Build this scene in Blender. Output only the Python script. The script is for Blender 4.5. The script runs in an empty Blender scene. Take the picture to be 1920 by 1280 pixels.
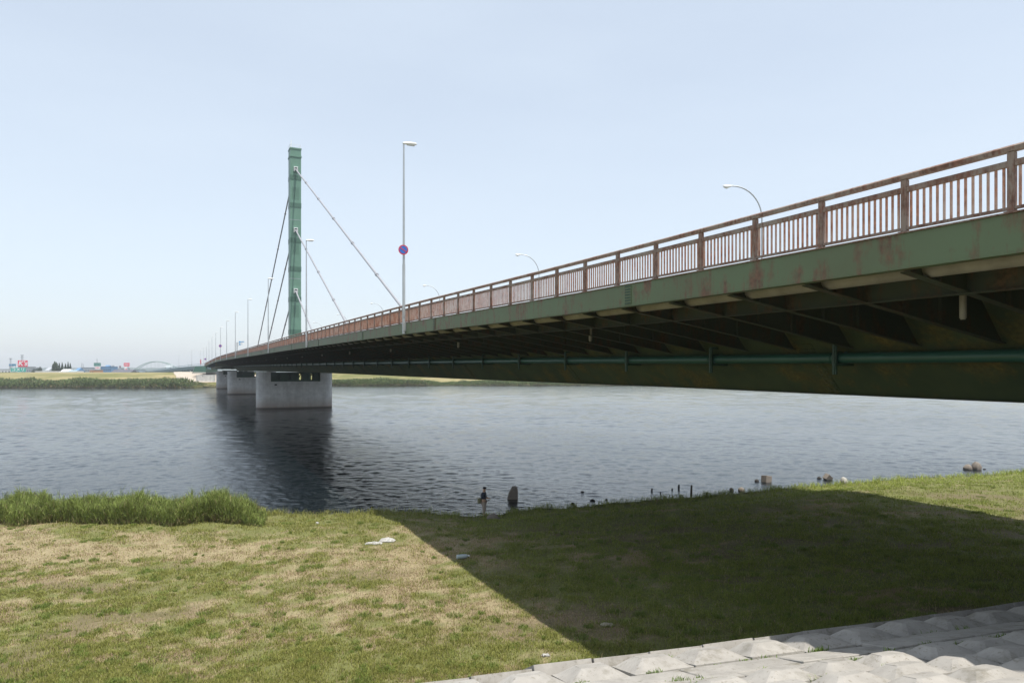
import bpy, math, random
import numpy as np
from mathutils import Vector, Matrix
random.seed(7); RNG = np.random.default_rng(7)
R = math.radians
SC = bpy.context.scene
COL = SC.collection
# ------------------------------------------------------------------ camera, world, sun
EYE = 9.2; HY = 695.0; F = 1280.0
cam_d = bpy.data.cameras.new('camera'); cam = bpy.data.objects.new('camera', cam_d); COL.objects.link(cam)
cam.location = (0, 0, EYE); cam.rotation_euler = (R(90), 0, 0)
cam_d.lens = 24.0; cam_d.sensor_width = 36.0; cam_d.shift_y = (HY-640.0)/1920.0
cam_d.clip_start = 0.1; cam_d.clip_end = 20000
SC.camera = cam
TH = R(25.85)
DV = Vector((-math.sin(TH), math.cos(TH), 0)); PV = Vector((math.cos(TH), math.sin(TH), 0)); OB = Vector((12.8, 0, EYE))
SUN = (PV*0.06 - DV*0.30 + Vector((0, 0, 1))).normalized()
w = bpy.data.worlds.new('World'); SC.world = w; w.use_nodes = True
nt = w.node_tree; bg = nt.nodes['Background']
sky = nt.nodes.new('ShaderNodeTexSky'); sky.sky_type = 'NISHITA'; sky.sun_disc = False
sky.sun_elevation = math.asin(SUN.z); sky.sun_rotation = math.atan2(SUN.x, SUN.y)
sky.air_density = 1.2; sky.dust_density = 1.2; sky.ozone_density = 1.0
hs = nt.nodes.new('ShaderNodeHueSaturation'); hs.inputs['Saturation'].default_value = 0.62
mxs = nt.nodes.new('ShaderNodeMix'); mxs.data_type = 'RGBA'; mxs.inputs[7].default_value = (4.15, 4.75, 5.45, 1)   # milky summer haze over the clear sky, a little uneven
ns_ = nt.nodes.new('ShaderNodeTexNoise'); tcs = nt.nodes.new('ShaderNodeTexCoord'); mps = nt.nodes.new('ShaderNodeMapping'); mps.inputs['Scale'].default_value = (1, 1, 4)
nt.links.new(tcs.outputs['Generated'], mps.inputs[0]); nt.links.new(mps.outputs[0], ns_.inputs['Vector']); ns_.inputs['Scale'].default_value = 1.6; ns_.inputs['Detail'].default_value = 5
mrs = nt.nodes.new('ShaderNodeMapRange'); mrs.inputs[1].default_value = .3; mrs.inputs[2].default_value = .7; mrs.inputs[3].default_value = .42; mrs.inputs[4].default_value = .66
nt.links.new(ns_.outputs['Fac'], mrs.inputs[0]); nt.links.new(mrs.outputs[0], mxs.inputs[0])
nt.links.new(sky.outputs[0], hs.inputs['Color']); nt.links.new(hs.outputs[0], mxs.inputs[6]); nt.links.new(mxs.outputs[2], bg.inputs[0])
bg.inputs[1].default_value = 0.12
sd = bpy.data.lights.new('sun', 'SUN'); sd.energy = 3.7; sd.angle = R(0.5); sd.color = (1.0, 0.96, 0.89)
so = bpy.data.objects.new('sun', sd); COL.objects.link(so)
so.rotation_euler = SUN.to_track_quat('Z', 'Y').to_euler(); so.location = (0, 0, 80)
SC.view_settings.view_transform = 'Standard'; SC.view_settings.look = 'None'
SC.view_settings.exposure = 0.66; SC.view_settings.gamma = 1.0
SC.cycles.use_denoising = True; SC.cycles.denoising_prefilter = 'ACCURATE'; SC.cycles.max_bounces = 8; SC.cycles.volume_bounces = 0
SC.cycles.sample_clamp_indirect = 4.0; SC.cycles.volume_max_steps = 64

# ------------------------------------------------------------------ pixel helpers (1920 x 1280 frame) used to find where things stand
def at(px, py, Z): return Vector(((px-960)/F*Z, Z, EYE-(py-HY)/F*Z))
def at_z(px, py, z):
    Z = (EYE-z)*F/(py-HY); return at(px, py, Z)
def PX(px, Z): return (px-960)/F*Z
# ------------------------------------------------------------------ mesh helpers
class MB:
    def __init__(s): s.v = []; s.f = []; s.c = None
    def add(s, vs, fs):
        n = len(s.v); s.v += [tuple(q) for q in vs]; s.f += [tuple(i+n for i in f) for f in fs]
    def box(s, c, size, rz=0.0, M=None):
        x, y, z = size[0]/2, size[1]/2, size[2]/2
        vs = [Vector(q) for q in ((-x,-y,-z),(x,-y,-z),(x,y,-z),(-x,y,-z),(-x,-y,z),(x,-y,z),(x,y,z),(-x,y,z))]
        if M is None: M = Matrix.Rotation(rz, 3, 'Z')
        c = Vector(c)
        s.add([M @ q + c for q in vs], [(0,3,2,1),(4,5,6,7),(0,1,5,4),(1,2,6,5),(2,3,7,6),(3,0,4,7)])
    def bar(s, a, b, wd, ht):
        a = Vector(a); b = Vector(b); d = b-a; L = d.length
        if L < 1e-6: return
        d.normalize(); up = Vector((0,0,1)) if abs(d.z) < .95 else Vector((1,0,0))
        sx = d.cross(up).normalized(); uz = sx.cross(d).normalized()
        M = Matrix((sx, d, uz)).transposed()
        s.box((a+b)/2, (wd, L, ht), M=M)
    def tube(s, pts, r, n=10, cap=True):
        pts = [Vector(p) for p in pts]; m = len(pts)
        rs = r if isinstance(r, (list, tuple)) else [r]*m
        vs = []
        prev = None
        for i, p in enumerate(pts):
            d = (pts[min(i+1, m-1)]-pts[max(i-1, 0)]).normalized()
            if prev is None:
                up = Vector((0,0,1)) if abs(d.z) < .95 else Vector((1,0,0)); sx = d.cross(up).normalized()
            else: sx = (prev - d*prev.dot(d)).normalized()
            prev = sx; sy = d.cross(sx)
            for k in range(n):
                a = 2*math.pi*k/n; vs.append(p+(sx*math.cos(a)+sy*math.sin(a))*rs[i])
        fs = [(i*n+k, i*n+(k+1)%n, (i+1)*n+(k+1)%n, (i+1)*n+k) for i in range(m-1) for k in range(n)]
        if cap: fs += [tuple(range(n-1, -1, -1)), tuple((m-1)*n+k for k in range(n))]
        s.add(vs, fs)
    def loft(s, rings, cap=True):
        n = len(rings[0]); vs = [q for r_ in rings for q in r_]
        fs = [(i*n+k, i*n+(k+1)%n, (i+1)*n+(k+1)%n, (i+1)*n+k) for i in range(len(rings)-1) for k in range(n)]
        if cap: fs += [tuple(range(n-1, -1, -1)), tuple((len(rings)-1)*n+k for k in range(n))]
        s.add(vs, fs)
    def build(s, name, m, parent=None, smooth=False, loc=None):
        me = bpy.data.meshes.new(name); me.from_pydata(s.v, [], s.f)
        me.validate(); me.update()
        import bmesh
        bm = bmesh.new(); bm.from_mesh(me); bmesh.ops.recalc_face_normals(bm, faces=bm.faces); bm.to_mesh(me); bm.free()
        if smooth:
            me.polygons.foreach_set('use_smooth', [True]*len(me.polygons))
            try: me.set_sharp_from_angle(angle=R(40))
            except Exception: pass
        o = bpy.data.objects.new(name, me); COL.objects.link(o); o.parent = parent
        if m: me.materials.append(m)
        if loc: o.location = loc
        return o
def tag(o, label=None, cat=None, group=None, kind=None):
    if label: o['label'] = label
    if cat: o['category'] = cat
    if group: o['group'] = group
    if kind: o['kind'] = kind
    return o
def empty(name, loc, rz=0.0):
    o = bpy.data.objects.new(name, None); COL.objects.link(o); o.location = loc; o.rotation_euler = (0, 0, rz)
    o.empty_display_size = .3; return o
def kids(o): return [c for c in bpy.data.objects if c.parent == o]
def copy_tree(o, parent=None):
    c = o.copy(); COL.objects.link(c); c.parent = parent
    for ch in kids(o): copy_tree(ch, c)
    return c
def interp(xs, ys): return lambda x: float(np.interp(x, xs, ys))
def smooth_interp(xs, ys):
    xs = list(xs); ys = list(ys)
    def f(x):
        if x <= xs[0]: return ys[0]
        if x >= xs[-1]: return ys[-1]
        i = max(j for j in range(len(xs)) if xs[j] <= x); i = min(i, len(xs)-2)
        h = xs[i+1]-xs[i]; t = (x-xs[i])/h
        def m(j):
            if j == 0 or j == len(xs)-1: return 0.0
            return (ys[j+1]-ys[j-1])/(xs[j+1]-xs[j-1])
        return ((2*t**3-3*t*t+1)*ys[i]+(t**3-2*t*t+t)*h*m(i)+(-2*t**3+3*t*t)*ys[i+1]+(t**3-t*t)*h*m(i+1))
    return f
def vnoise(x, y, seed=0):
    """smooth value noise for numpy arrays"""
    xi = np.floor(x).astype(np.int64); yi = np.floor(y).astype(np.int64); fx = x-xi; fy = y-yi
    fx = fx*fx*(3-2*fx); fy = fy*fy*(3-2*fy)
    def h(a, b):
        n = (a*374761393+b*668265263+seed*974634777) & 0x7fffffff
        n = ((n ^ (n >> 13))*1274126177) & 0x7fffffff
        return ((n ^ (n >> 16)) & 0xffff)/65535.0
    return (h(xi,yi)*(1-fx)+h(xi+1,yi)*fx)*(1-fy)+(h(xi,yi+1)*(1-fx)+h(xi+1,yi+1)*fx)*fy
def fbm(x, y, seed=0, o=4):
    s = 0; a = .5; t = 0
    for i in range(o): s = s+a*vnoise(x*2**i, y*2**i, seed+i*13); t += a; a *= .5
    return s/t

# ------------------------------------------------------------------ materials
MATS = {}
def nodes(name):
    m = bpy.data.materials.new(name); m.use_nodes = True; t = m.node_tree
    return m, t, t.nodes['Principled BSDF']
def N(t, ty, **kw):
    n = t.nodes.new(ty)
    for k, v in kw.items(): setattr(n, k, v)
    return n
def pos(t, scale=(1,1,1), obj=False):
    mp = N(t, 'ShaderNodeMapping'); mp.inputs['Scale'].default_value = scale
    if obj: s = N(t, 'ShaderNodeTexCoord').outputs['Object']
    else: s = N(t, 'ShaderNodeNewGeometry').outputs['Position']
    t.links.new(s, mp.inputs[0]); return mp.outputs[0]
def noise(t, vec, scale, detail=4, rough=.6):
    n = N(t, 'ShaderNodeTexNoise'); n.inputs['Scale'].default_value = scale; n.inputs['Detail'].default_value = detail
    n.inputs['Roughness'].default_value = rough; t.links.new(vec, n.inputs['Vector']); return n.outputs['Fac']
def ramp(t, fac, stops):
    r = N(t, 'ShaderNodeValToRGB'); e = r.color_ramp.elements
    while len(e) < len(stops): e.new(.5)
    for i, (p, c) in enumerate(stops):
        e[i].position = p; e[i].color = (*c, 1) if len(c) == 3 else c
    t.links.new(fac, r.inputs[0]); return r.outputs[0]
def mixc(t, fac, a, b, mode='MIX'):
    m = N(t, 'ShaderNodeMix', data_type='RGBA', blend_type=mode)
    for sck, v in ((m.inputs[0], fac), (m.inputs[6], a), (m.inputs[7], b)):
        if isinstance(v, (int, float)): sck.default_value = v
        elif isinstance(v, tuple): sck.default_value = (*v, 1)
        else: t.links.new(v, sck)
    return m.outputs[2]
def bump(t, bs, h, strength, dist):
    b = N(t, 'ShaderNodeBump'); b.inputs['Strength'].default_value = strength; b.inputs['Distance'].default_value = dist
    t.links.new(h, b.inputs['Height']); t.links.new(b.outputs[0], bs.inputs['Normal']); return b
def plain(name, c, rough=.6, metal=0.0, var=.18, scale=1.5, bmp=0.0):
    if name in MATS: return MATS[name]
    m, t, bs = nodes(name); n = noise(t, pos(t), scale, 5)
    a = tuple(x*(1-var) for x in c); b = tuple(min(1, x*(1+var)) for x in c)
    t.links.new(ramp(t, n, [(.3, a), (.7, b)]), bs.inputs['Base Color'])
    bs.inputs['Roughness'].default_value = rough; bs.inputs['Metallic'].default_value = metal
    if bmp: bump(t, bs, noise(t, pos(t), scale*12, 4), .5, bmp)
    MATS[name] = m; return m
def steel(name, paint, dirt, rust, lo, hi, streak=(2.2, 2.2, .35), rough=.55, fine=1.0):
    """painted steel with dirt and rust that runs down in streaks"""
    m, t, bs = nodes(name)
    n1 = noise(t, pos(t), .5, 5); base = mixc(t, ramp(t, n1, [(.35,(0,0,0)), (.7,(1,1,1))]), paint, dirt)
    st = noise(t, pos(t, streak), 1.6*fine, 8, .68)
    pt = noise(t, pos(t), 1.1*fine, 9, .72)
    av = N(t, 'ShaderNodeMath', operation='MULTIPLY'); t.links.new(st, av.inputs[0]); t.links.new(pt, av.inputs[1])
    msk = ramp(t, av.outputs[0], [(lo, (0,0,0)), (hi, (1,1,1))])
    rc = ramp(t, noise(t, pos(t), 9, 4), [(.3, tuple(x*.55 for x in rust)), (.7, tuple(x*1.35 for x in rust))])
    c = mixc(t, msk, base, rc); t.links.new(c, bs.inputs['Base Color'])
    bs.inputs['Roughness'].default_value = rough
    bump(t, bs, av.outputs[0], .25, .01)
    return m
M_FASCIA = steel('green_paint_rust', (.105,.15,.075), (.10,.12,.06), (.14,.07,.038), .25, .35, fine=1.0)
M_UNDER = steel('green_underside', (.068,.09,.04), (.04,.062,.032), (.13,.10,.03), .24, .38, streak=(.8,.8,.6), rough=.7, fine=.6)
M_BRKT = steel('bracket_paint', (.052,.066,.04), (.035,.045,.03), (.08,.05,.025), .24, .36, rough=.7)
M_RAIL = steel('rusty_rail_paint', (.27,.225,.19), (.25,.17,.13), (.18,.085,.055), .20, .31, streak=(5,5,1.2), rough=.7, fine=1.8)
M_BAL = steel('rusty_baluster', (.52,.40,.34), (.50,.30,.21), (.40,.17,.10), .18, .31, streak=(3,3,.5), rough=.7, fine=1.4)
M_TOWER = plain('tower_green', (.115,.225,.165), .45, 0, .08, .4)
M_TOWERD = plain('tower_band_green', (.065,.145,.105), .5, 0, .1, 1)
M_PIPE = plain('pipe_green', (.03,.10,.08), .35, 0, .15, 1)
M_DKGREEN = plain('dark_green_steel', (.03,.07,.05), .5, 0, .2, 1)
M_CABLE = plain('cable_grey', (.33,.33,.35), .45, .2, .1, 2)
M_GALV = plain('galvanised_steel', (.42,.44,.45), .4, .5, .08, 2)
M_WHITE = plain('white_paint', (.75,.76,.75), .45, 0, .05, 1)
M_GLASS = plain('lamp_diffuser', (.6,.62,.6), .2, 0, .05, 1)
M_DUCT = plain('duct_grey', (.27,.25,.20), .6, 0, .2, 2)
M_ASPH = plain('asphalt', (.06,.06,.062), .9, 0, .2, 3)
M_DARK = plain('dark_rubber', (.02,.02,.022), .7)
def concrete(name, c, grid=None, stain=None, scale=.8):
    m, t, bs = nodes(name)
    n = noise(t, pos(t), scale, 8, .65)
    col = ramp(t, n, [(.3, tuple(x*.78 for x in c)), (.7, tuple(x*1.12 for x in c))])
    st = noise(t, pos(t, (1.2,1.2,.12)), 1.0, 6, .65)
    col = mixc(t, ramp(t, st, [(.5, (0,0,0)), (.75, (.45,.45,.45))]), col, tuple(x*.55 for x in c))
    if stain:
        sp = N(t, 'ShaderNodeSeparateXYZ'); t.links.new(pos(t), sp.inputs[0])
        wob = noise(t, pos(t, (.25,.25,0)), 1, 3)
        ad = N(t, 'ShaderNodeMath', operation='MULTIPLY_ADD'); t.links.new(wob, ad.inputs[0]); ad.inputs[1].default_value = 3.0; t.links.new(sp.outputs[2], ad.inputs[2])
        dv = N(t, 'ShaderNodeMath', operation='DIVIDE'); t.links.new(ad.outputs[0], dv.inputs[0]); dv.inputs[1].default_value = 8
        col = mixc(t, ramp(t, dv.outputs[0], [(.2, (.8,.8,.8)), (.55, (0,0,0))]), col, stain)
        # wet line at the waterline
        dv2 = N(t, 'ShaderNodeMath', operation='DIVIDE'); t.links.new(sp.outputs[2], dv2.inputs[0]); dv2.inputs[1].default_value = 1.0
        col = mixc(t, ramp(t, dv2.outputs[0], [(.25, (.85,.85,.85)), (.5, (0,0,0))]), col, (.06,.05,.04))
    if grid:
        br = N(t, 'ShaderNodeTexBrick'); br.offset = 0; br.inputs['Scale'].default_value = 1; br.inputs['Mortar Size'].default_value = .022
        br.inputs['Brick Width'].default_value = grid[0]; br.inputs['Row Height'].default_value = grid[1]
        br.inputs['Color1'].default_value = (1,1,1,1); br.inputs['Color2'].default_value = (.95,.95,.95,1); br.inputs['Mortar'].default_value = (.76,.76,.76,1)
        tc = N(t, 'ShaderNodeTexCoord'); sp2 = N(t, 'ShaderNodeSeparateXYZ'); t.links.new(tc.outputs['Object'], sp2.inputs[0])
        cb = N(t, 'ShaderNodeCombineXYZ'); t.links.new(sp2.outputs[0], cb.inputs[0]); t.links.new(sp2.outputs[2], cb.inputs[1])
        t.links.new(cb.outputs[0], br.inputs['Vector'])
        col = mixc(t, 1.0, col, br.outputs[0], 'MULTIPLY')
    t.links.new(col, bs.inputs['Base Color']); bs.inputs['Roughness'].default_value = .9
    bump(t, bs, noise(t, pos(t), 14, 6), .4, .012)
    return m
M_PIER = concrete('pier_concrete', (.56,.555,.54), (1.5, 1.2), (.27,.20,.15))
M_BLOCK = concrete('block_concrete', (.34,.32,.29), scale=2.2)
def spots(m, c, scale, lo, hi):
    t = m.node_tree; bs = t.nodes['Principled BSDF']; old = bs.inputs['Base Color'].links[0].from_socket
    f = ramp(t, noise(t, pos(t), scale, 7, .7), [(lo, (0,0,0)), (hi, (.8,.8,.8))]); t.links.new(mixc(t, f, old, c), bs.inputs['Base Color'])
spots(M_BLOCK, (.15,.135,.10), 1.7, .54, .70); spots(M_BLOCK, (.17,.15,.115), 12, .57, .67); spots(M_BLOCK, (.11,.10,.07), 4.5, .62, .72)
for n__ in M_BLOCK.node_tree.nodes:
    if n__.type == 'BUMP': n__.inputs['Strength'].default_value = .2; n__.inputs['Distance'].default_value = .006
M_CONC = concrete('plain_concrete', (.42,.40,.36))
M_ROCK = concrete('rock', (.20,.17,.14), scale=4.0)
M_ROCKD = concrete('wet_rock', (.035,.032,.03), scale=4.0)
def attr_mat(name, rough=.8, trans=0.0, bmp=None):
    m, t, bs = nodes(name)
    a = N(t, 'ShaderNodeAttribute'); a.attribute_name = 'Col'
    col = a.outputs['Color']
    if bmp:
        n = noise(t, pos(t), 9, 8, .7); col = mixc(t, 1.0, col, ramp(t, n, [(.25,(.55,.55,.55)), (.75,(1.35,1.35,1.35))]), 'MULTIPLY')
        bump(t, bs, noise(t, pos(t), 14, 6, .7), .8, bmp)
    t.links.new(col, bs.inputs['Base Color']); bs.inputs['Roughness'].default_value = rough
    bs.inputs['Specular IOR Level'].default_value = .2
    if trans:
        out = t.nodes['Material Output']; tr = N(t, 'ShaderNodeBsdfTranslucent'); t.links.new(col, tr.inputs[0])
        mx = N(t, 'ShaderNodeMixShader'); mx.inputs[0].default_value = trans
        t.links.new(bs.outputs[0], mx.inputs[1]); t.links.new(tr.outputs[0], mx.inputs[2]); t.links.new(mx.outputs[0], out.inputs[0])
    return m
M_GROUND = attr_mat('ground_earth_and_turf', .95, 0, .05)
M_LEAF = attr_mat('grass_blade', .6, .25)
def set_col(me, cols):
    a = me.color_attributes.new('Col', 'FLOAT_COLOR', 'POINT')
    c = np.ones((len(me.vertices), 4), dtype=np.float32); c[:, :3] = cols; a.data.foreach_set('color', c.ravel())
def np_mesh(name, verts, faces_flat, nper, mat, cols=None, parent=None, smooth=False):
    """verts (n,3) float, faces_flat (m,nper) int"""
    me = bpy.data.meshes.new(name); nv = len(verts); nf = len(faces_flat)
    me.vertices.add(nv); me.vertices.foreach_set('co', np.asarray(verts, dtype=np.float32).ravel())
    me.loops.add(nf*nper); me.loops.foreach_set('vertex_index', np.asarray(faces_flat, dtype=np.int32).ravel())
    me.polygons.add(nf); me.polygons.foreach_set('loop_start', np.arange(0, nf*nper, nper, dtype=np.int32))
    me.update(calc_edges=True)
    if smooth: me.polygons.foreach_set('use_smooth', [True]*nf)
    if cols is not None: set_col(me, cols)
    o = bpy.data.objects.new(name, me); COL.objects.link(o); me.materials.append(mat); o.parent = parent
    return o

# ------------------------------------------------------------------ near ground
shore_px = [(-500,938,.3),(0,946,.3),(250,949,.3),(470,952,.3),(520,962,.3),(600,962,.3),(690,958,.3),(760,957,.3),(830,966,.2),(880,969,.15),(940,963,.2),(1000,953,.35),
            (1100,946,.5),(1200,938,.7),(1300,932,.8),(1400,921,.9),(1500,914,.95),(1580,907,1.0),(1700,897,1.05),(1800,892,1.1),(1920,884,1.2),(2300,868,1.3)]
SP = [at_z(*q) for q in shore_px]
SX = np.array([-400]+[p.x for p in SP]+[500]); SY = np.array([SP[0].y-10]+[p.y for p in SP]+[SP[-1].y+160])
SE = np.array([.3]+[q[2] for q in shore_px]+[1.4])
TOE = np.array([1.68, 12.9]); TA = np.array([.957,.29]); TN = np.array([.29,-.957]); SLOPE = .27; CREST = 3.56
def levee_aq(X, Y):
    dx = X-TOE[0]; dy = Y-TOE[1]
    return dx*TA[0]+dy*TA[1], dx*TN[0]+dy*TN[1]
def ground_z(X, Y, detail=True):
    X = np.asarray(X, dtype=float); Y = np.asarray(Y, dtype=float)
    ys = np.interp(X, SX, SY); ze = np.interp(X, SX, SE); s = ys-Y
    s = s + (vnoise(X*.8, Y*.8, 3)-.5)*.5
    T = np.interp(X, [0, 6, 20], [.8, .95, 1.6])
    a, q = levee_aq(X, Y)
    zin = np.clip(s/7.0, 0, 1); zin = zin*zin*(3-2*zin)
    z = np.where(s < 0, ze+np.clip(s, -3, 0)*1.0, ze+(T-ze)*zin)
    z = np.where(s < 0, np.maximum(z, -1.8), z)
    if detail: z = z+np.where(s > 0, (fbm(X*.25, Y*.25, 5)-.5)*.25+(fbm(X*1.4, Y*1.4, 8)-.5)*.09, 0)
    lev = np.where(q > 0, np.minimum(CREST+SLOPE*q, 7.3), CREST+.52*q)-.06
    return np.maximum(z, lev), s, q
def turf_mix(X, Y, s):
    """0 = green, 1 = dry straw; bare = soil"""
    n = fbm(X*.22, Y*.35, 21, 5); n2 = fbm(X*.9, Y*1.4, 33, 4)
    band = np.exp(-((Y-31.5+.05*X)/3.3)**2)*np.where(X < -3, 1, np.exp(-((X+3)/5.)**2))
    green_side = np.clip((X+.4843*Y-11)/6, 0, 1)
    n4 = fbm(X*3.1, Y*3.6, 71, 3)
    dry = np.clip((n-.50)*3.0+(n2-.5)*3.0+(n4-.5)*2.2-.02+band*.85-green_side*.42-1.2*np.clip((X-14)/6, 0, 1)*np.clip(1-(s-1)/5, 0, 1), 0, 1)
    dry = dry*np.clip(s/3.0-.1, 0, 1)
    n3 = fbm(X*.35+9, Y*.6, 57, 5)
    bare = np.clip((n3-.53)*6, 0, 1)*np.clip((s-5)/4, 0, 1)*(1-band*.9)
    return dry, bare
def axis(parts):
    out = []
    for a, b, st in parts: out.append(np.arange(a, b, st))
    return np.concatenate(out+[np.array([parts[-1][1]])])
xs = axis([(-420,-60,12),(-60,-34,1),(-34,46,.28),(46,90,1.5),(90,500,20)]); ys_ = axis([(-60,8,2),(8,52,.28),(52,60,.6),(60,130,2),(130,300,20)])
GX, GY = np.meshgrid(xs, ys_); GZ, GS, GQ = ground_z(GX, GY)
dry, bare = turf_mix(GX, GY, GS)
cg = np.array([.15,.155,.055]); cd = np.array([.29,.24,.14]); cs = np.array([.15,.115,.07])
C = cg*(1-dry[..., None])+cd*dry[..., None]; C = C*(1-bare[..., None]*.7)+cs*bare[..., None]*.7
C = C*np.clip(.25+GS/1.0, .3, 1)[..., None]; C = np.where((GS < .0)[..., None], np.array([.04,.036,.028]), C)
nx, ny = len(xs), len(ys_)
idx = np.arange(nx*ny).reshape(ny, nx)
faces = np.stack([idx[:-1,:-1], idx[:-1,1:], idx[1:,1:], idx[1:,:-1]], -1).reshape(-1, 4)
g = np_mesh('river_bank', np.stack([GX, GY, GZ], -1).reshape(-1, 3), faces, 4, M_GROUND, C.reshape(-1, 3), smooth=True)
tag(g, 'near river bank of patchy dry and green turf', 'ground', kind='structure')

# ------------------------------------------------------------------ far ground
FX = np.array([-1500,-276,-177,-168,-107,0,200,900]); FY = np.array([385,368,368,385,428,430,450,520])
def far_z(X, Y):
    s = Y-np.interp(X, FX, FY)
    z = np.interp(s, [-30,-3,0,6,25,62,80,88,115,140], [-3,-1.5,.25,1.0,1.6,7.2,8.2,8.2,3.0,2.0])
    z = z+np.where((s > 4) & (s < 60), (fbm(X*.06, Y*.06, 44)-.5)*1.0, 0)
    return z, s
xs = np.concatenate([np.arange(-1500,-320,60), np.arange(-320,60,2.5), np.arange(60,900,40)]); ys_ = axis([(340,470,2.5),(470,560,8),(560,1000,60),(1000,3400,400)])
GX, GY = np.meshgrid(xs, ys_); GZ, GS = far_z(GX, GY)
n = fbm(GX*.03, GY*.08, 61, 5)+(fbm(GX*.3, GY*.5, 62, 3)-.5)*.35
t_ = np.clip((n-.35)*3.5, 0, 1)[..., None]
C = np.array([.15,.15,.05])*(1-t_)+np.array([.30,.25,.125])*t_
C = np.where((GS < 3)[..., None], np.array([.07,.07,.04]), C)
C = np.where((GS > 105)[..., None], np.array([.12,.13,.09]), C)
nx, ny = len(xs), len(ys_); idx = np.arange(nx*ny).reshape(ny, nx)
faces = np.stack([idx[:-1,:-1], idx[:-1,1:], idx[1:,1:], idx[1:,:-1]], -1).reshape(-1, 4)
g = np_mesh('far_ground', np.stack([GX, GY, GZ], -1).reshape(-1, 3), faces, 4, M_GROUND, C.reshape(-1, 3), smooth=True)
tag(g, 'far bank with grassy levee and plain behind', 'ground', kind='structure')

# ------------------------------------------------------------------ water
WAVE = .044
def water_mat():
    m, t, bs = nodes('river_water')
    bs.inputs['Base Color'].default_value = (.0045,.0085,.011,1); bs.inputs['Roughness'].default_value = .06; bs.inputs['IOR'].default_value = 1.333
    a = noise(t, pos(t, (1.7, 2.4, 1)), 3.2, 4, .6); b = noise(t, pos(t, (.5, .8, 1)), .35, 3, .55)
    c = noise(t, pos(t, (1, 1, 1)), .018, 3, .5)
    amp = ramp(t, c, [(.38, (.55,)*3), (.62, (1,)*3)])
    m1 = N(t, 'ShaderNodeMath', operation='MULTIPLY'); t.links.new(a, m1.inputs[0]); t.links.new(amp, m1.inputs[1])
    m2 = N(t, 'ShaderNodeMath', operation='MULTIPLY_ADD'); t.links.new(b, m2.inputs[0]); m2.inputs[1].default_value = .8; t.links.new(m1.outputs[0], m2.inputs[2])
    bump(t, bs, m2.outputs[0], 1.0, .035)
    return m
zr = [20.0]
while zr[-1] < 545: zr.append(zr[-1]+.055*(max(zr[-1], 34)/37.0)**1.6)
zr = np.array(zr); tt = np.concatenate([np.linspace(-7,-1.0,40)[:-1], np.linspace(-1.0,.9,1300), np.linspace(.9,3,16)[1:]])
WT, WY = np.meshgrid(tt, zr); WX = WT*WY
WH = np.zeros_like(WX); spac = np.maximum(.055*(np.maximum(WY,34)/37.0)**1.6, WY*.0015)
for k_ in range(8):
    L_ = .24*1.6**k_; wgt = np.clip((L_/spac-2.2)/2.0, 0, 1)*np.clip(1.6-L_/(spac*7), .02, 1)*np.interp(WY, [35,70,150,400], [1.45,1.35,.75,.26]); cx_ = math.cos(.12*(k_-2)); sx_ = math.sin(.12*(k_-2))
    u_ = (WX*cx_+WY*sx_)/(L_*1.0); v_ = (WY*cx_-WX*sx_)/L_
    WH += wgt*L_*WAVE*(.93**k_)*(vnoise(u_+31*k_, v_+17*k_, 200+k_)-.5)*2
gust = .55+.9*fbm(WX*.012+7, WY*.02, 300, 3); WH *= gust
WH = np.where((WT < -.99) | (WT > .89), 0, WH)
nx, ny = len(tt), len(zr); idx = np.arange(nx*ny).reshape(ny, nx)
faces = np.stack([idx[:-1,:-1], idx[:-1,1:], idx[1:,1:], idx[1:,:-1]], -1).reshape(-1, 4)
tag(np_mesh('river_water', np.stack([WX, WY, WH], -1).reshape(-1, 3), faces, 4, water_mat(), smooth=True), 'wide grey blue river with small ripples', 'river', kind='structure')

# ------------------------------------------------------------------ the bridge (local axes: x = across w, y = along u, z above eye level)
bridge = empty('road_bridge', OB, TH)
tag(bridge, 'long green steel road bridge with rusty railing, single tower and stay cables over the river', 'bridge')
W = 27.5
G = smooth_interp([-60,11,25,44,89,128,178,244,294,389,500], [0,0,.07,.30,.64,.85,1.12,1.42,1.42,.85,.3])
GB = interp([-60,16,31,53,87,116,181,300], [-.82,-.82,-.71,-.63,-.43,-.28,-.12,-.02])
U0, U1, UE = -36.0, 297.0, 420.0
def loc(wl, u, z): return OB+PV*wl+DV*u+Vector((0,0,z))
def stations(a, b, st=4.0):
    n_ = max(1, int(round((b-a)/st))); return [a+(b-a)*i/n_ for i in range(n_+1)]
def sweep(mb, sec, a, b, st=4.0, g_=None):
    g_ = g_ or G
    mb.loft([[Vector((x, u, z+g_(u))) for x, z in sec] for u in stations(a, b, st)])
def rect(x0, x1, z0, z1): return [(x0,z0),(x1,z0),(x1,z1),(x0,z1)]
mb = MB(); sweep(mb, rect(.03, W-.03, 2.16, 2.34), U0, UE); mb.build('deck_slab', M_CONC, bridge)
mb = MB(); sweep(mb, rect(3.4, W-3.4, 2.344, 2.40), U0, UE); mb.build('road_surface', M_ASPH, bridge)
mb = MB(); sweep(mb, rect(3.1, 3.38, 2.344, 2.56), U0, UE); sweep(mb, rect(W-3.38, W-3.1, 2.344, 2.56), U0, UE); sweep(mb, rect(W/2-1.2, W/2+1.2, 2.404, 2.60), U0, UE); mb.build('kerb', M_CONC, bridge)
def fascia(x0, x1, xl):
    mb = MB(); sweep(mb, rect(x0, x1, 1.83, 2.42), U0, UE)
    sweep(mb, rect(min(x0, xl), max(x0, xl), 1.80, 1.828), U0, UE)
    return mb
fa = fascia(-.015, .025, .22).build('fascia_beam', M_FASCIA, bridge)
mb = MB(); sweep(mb, rect(-.05, .12, 2.423, 2.445), U0, UE); mb.build('edge_flange', M_RAIL, bridge)
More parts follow.
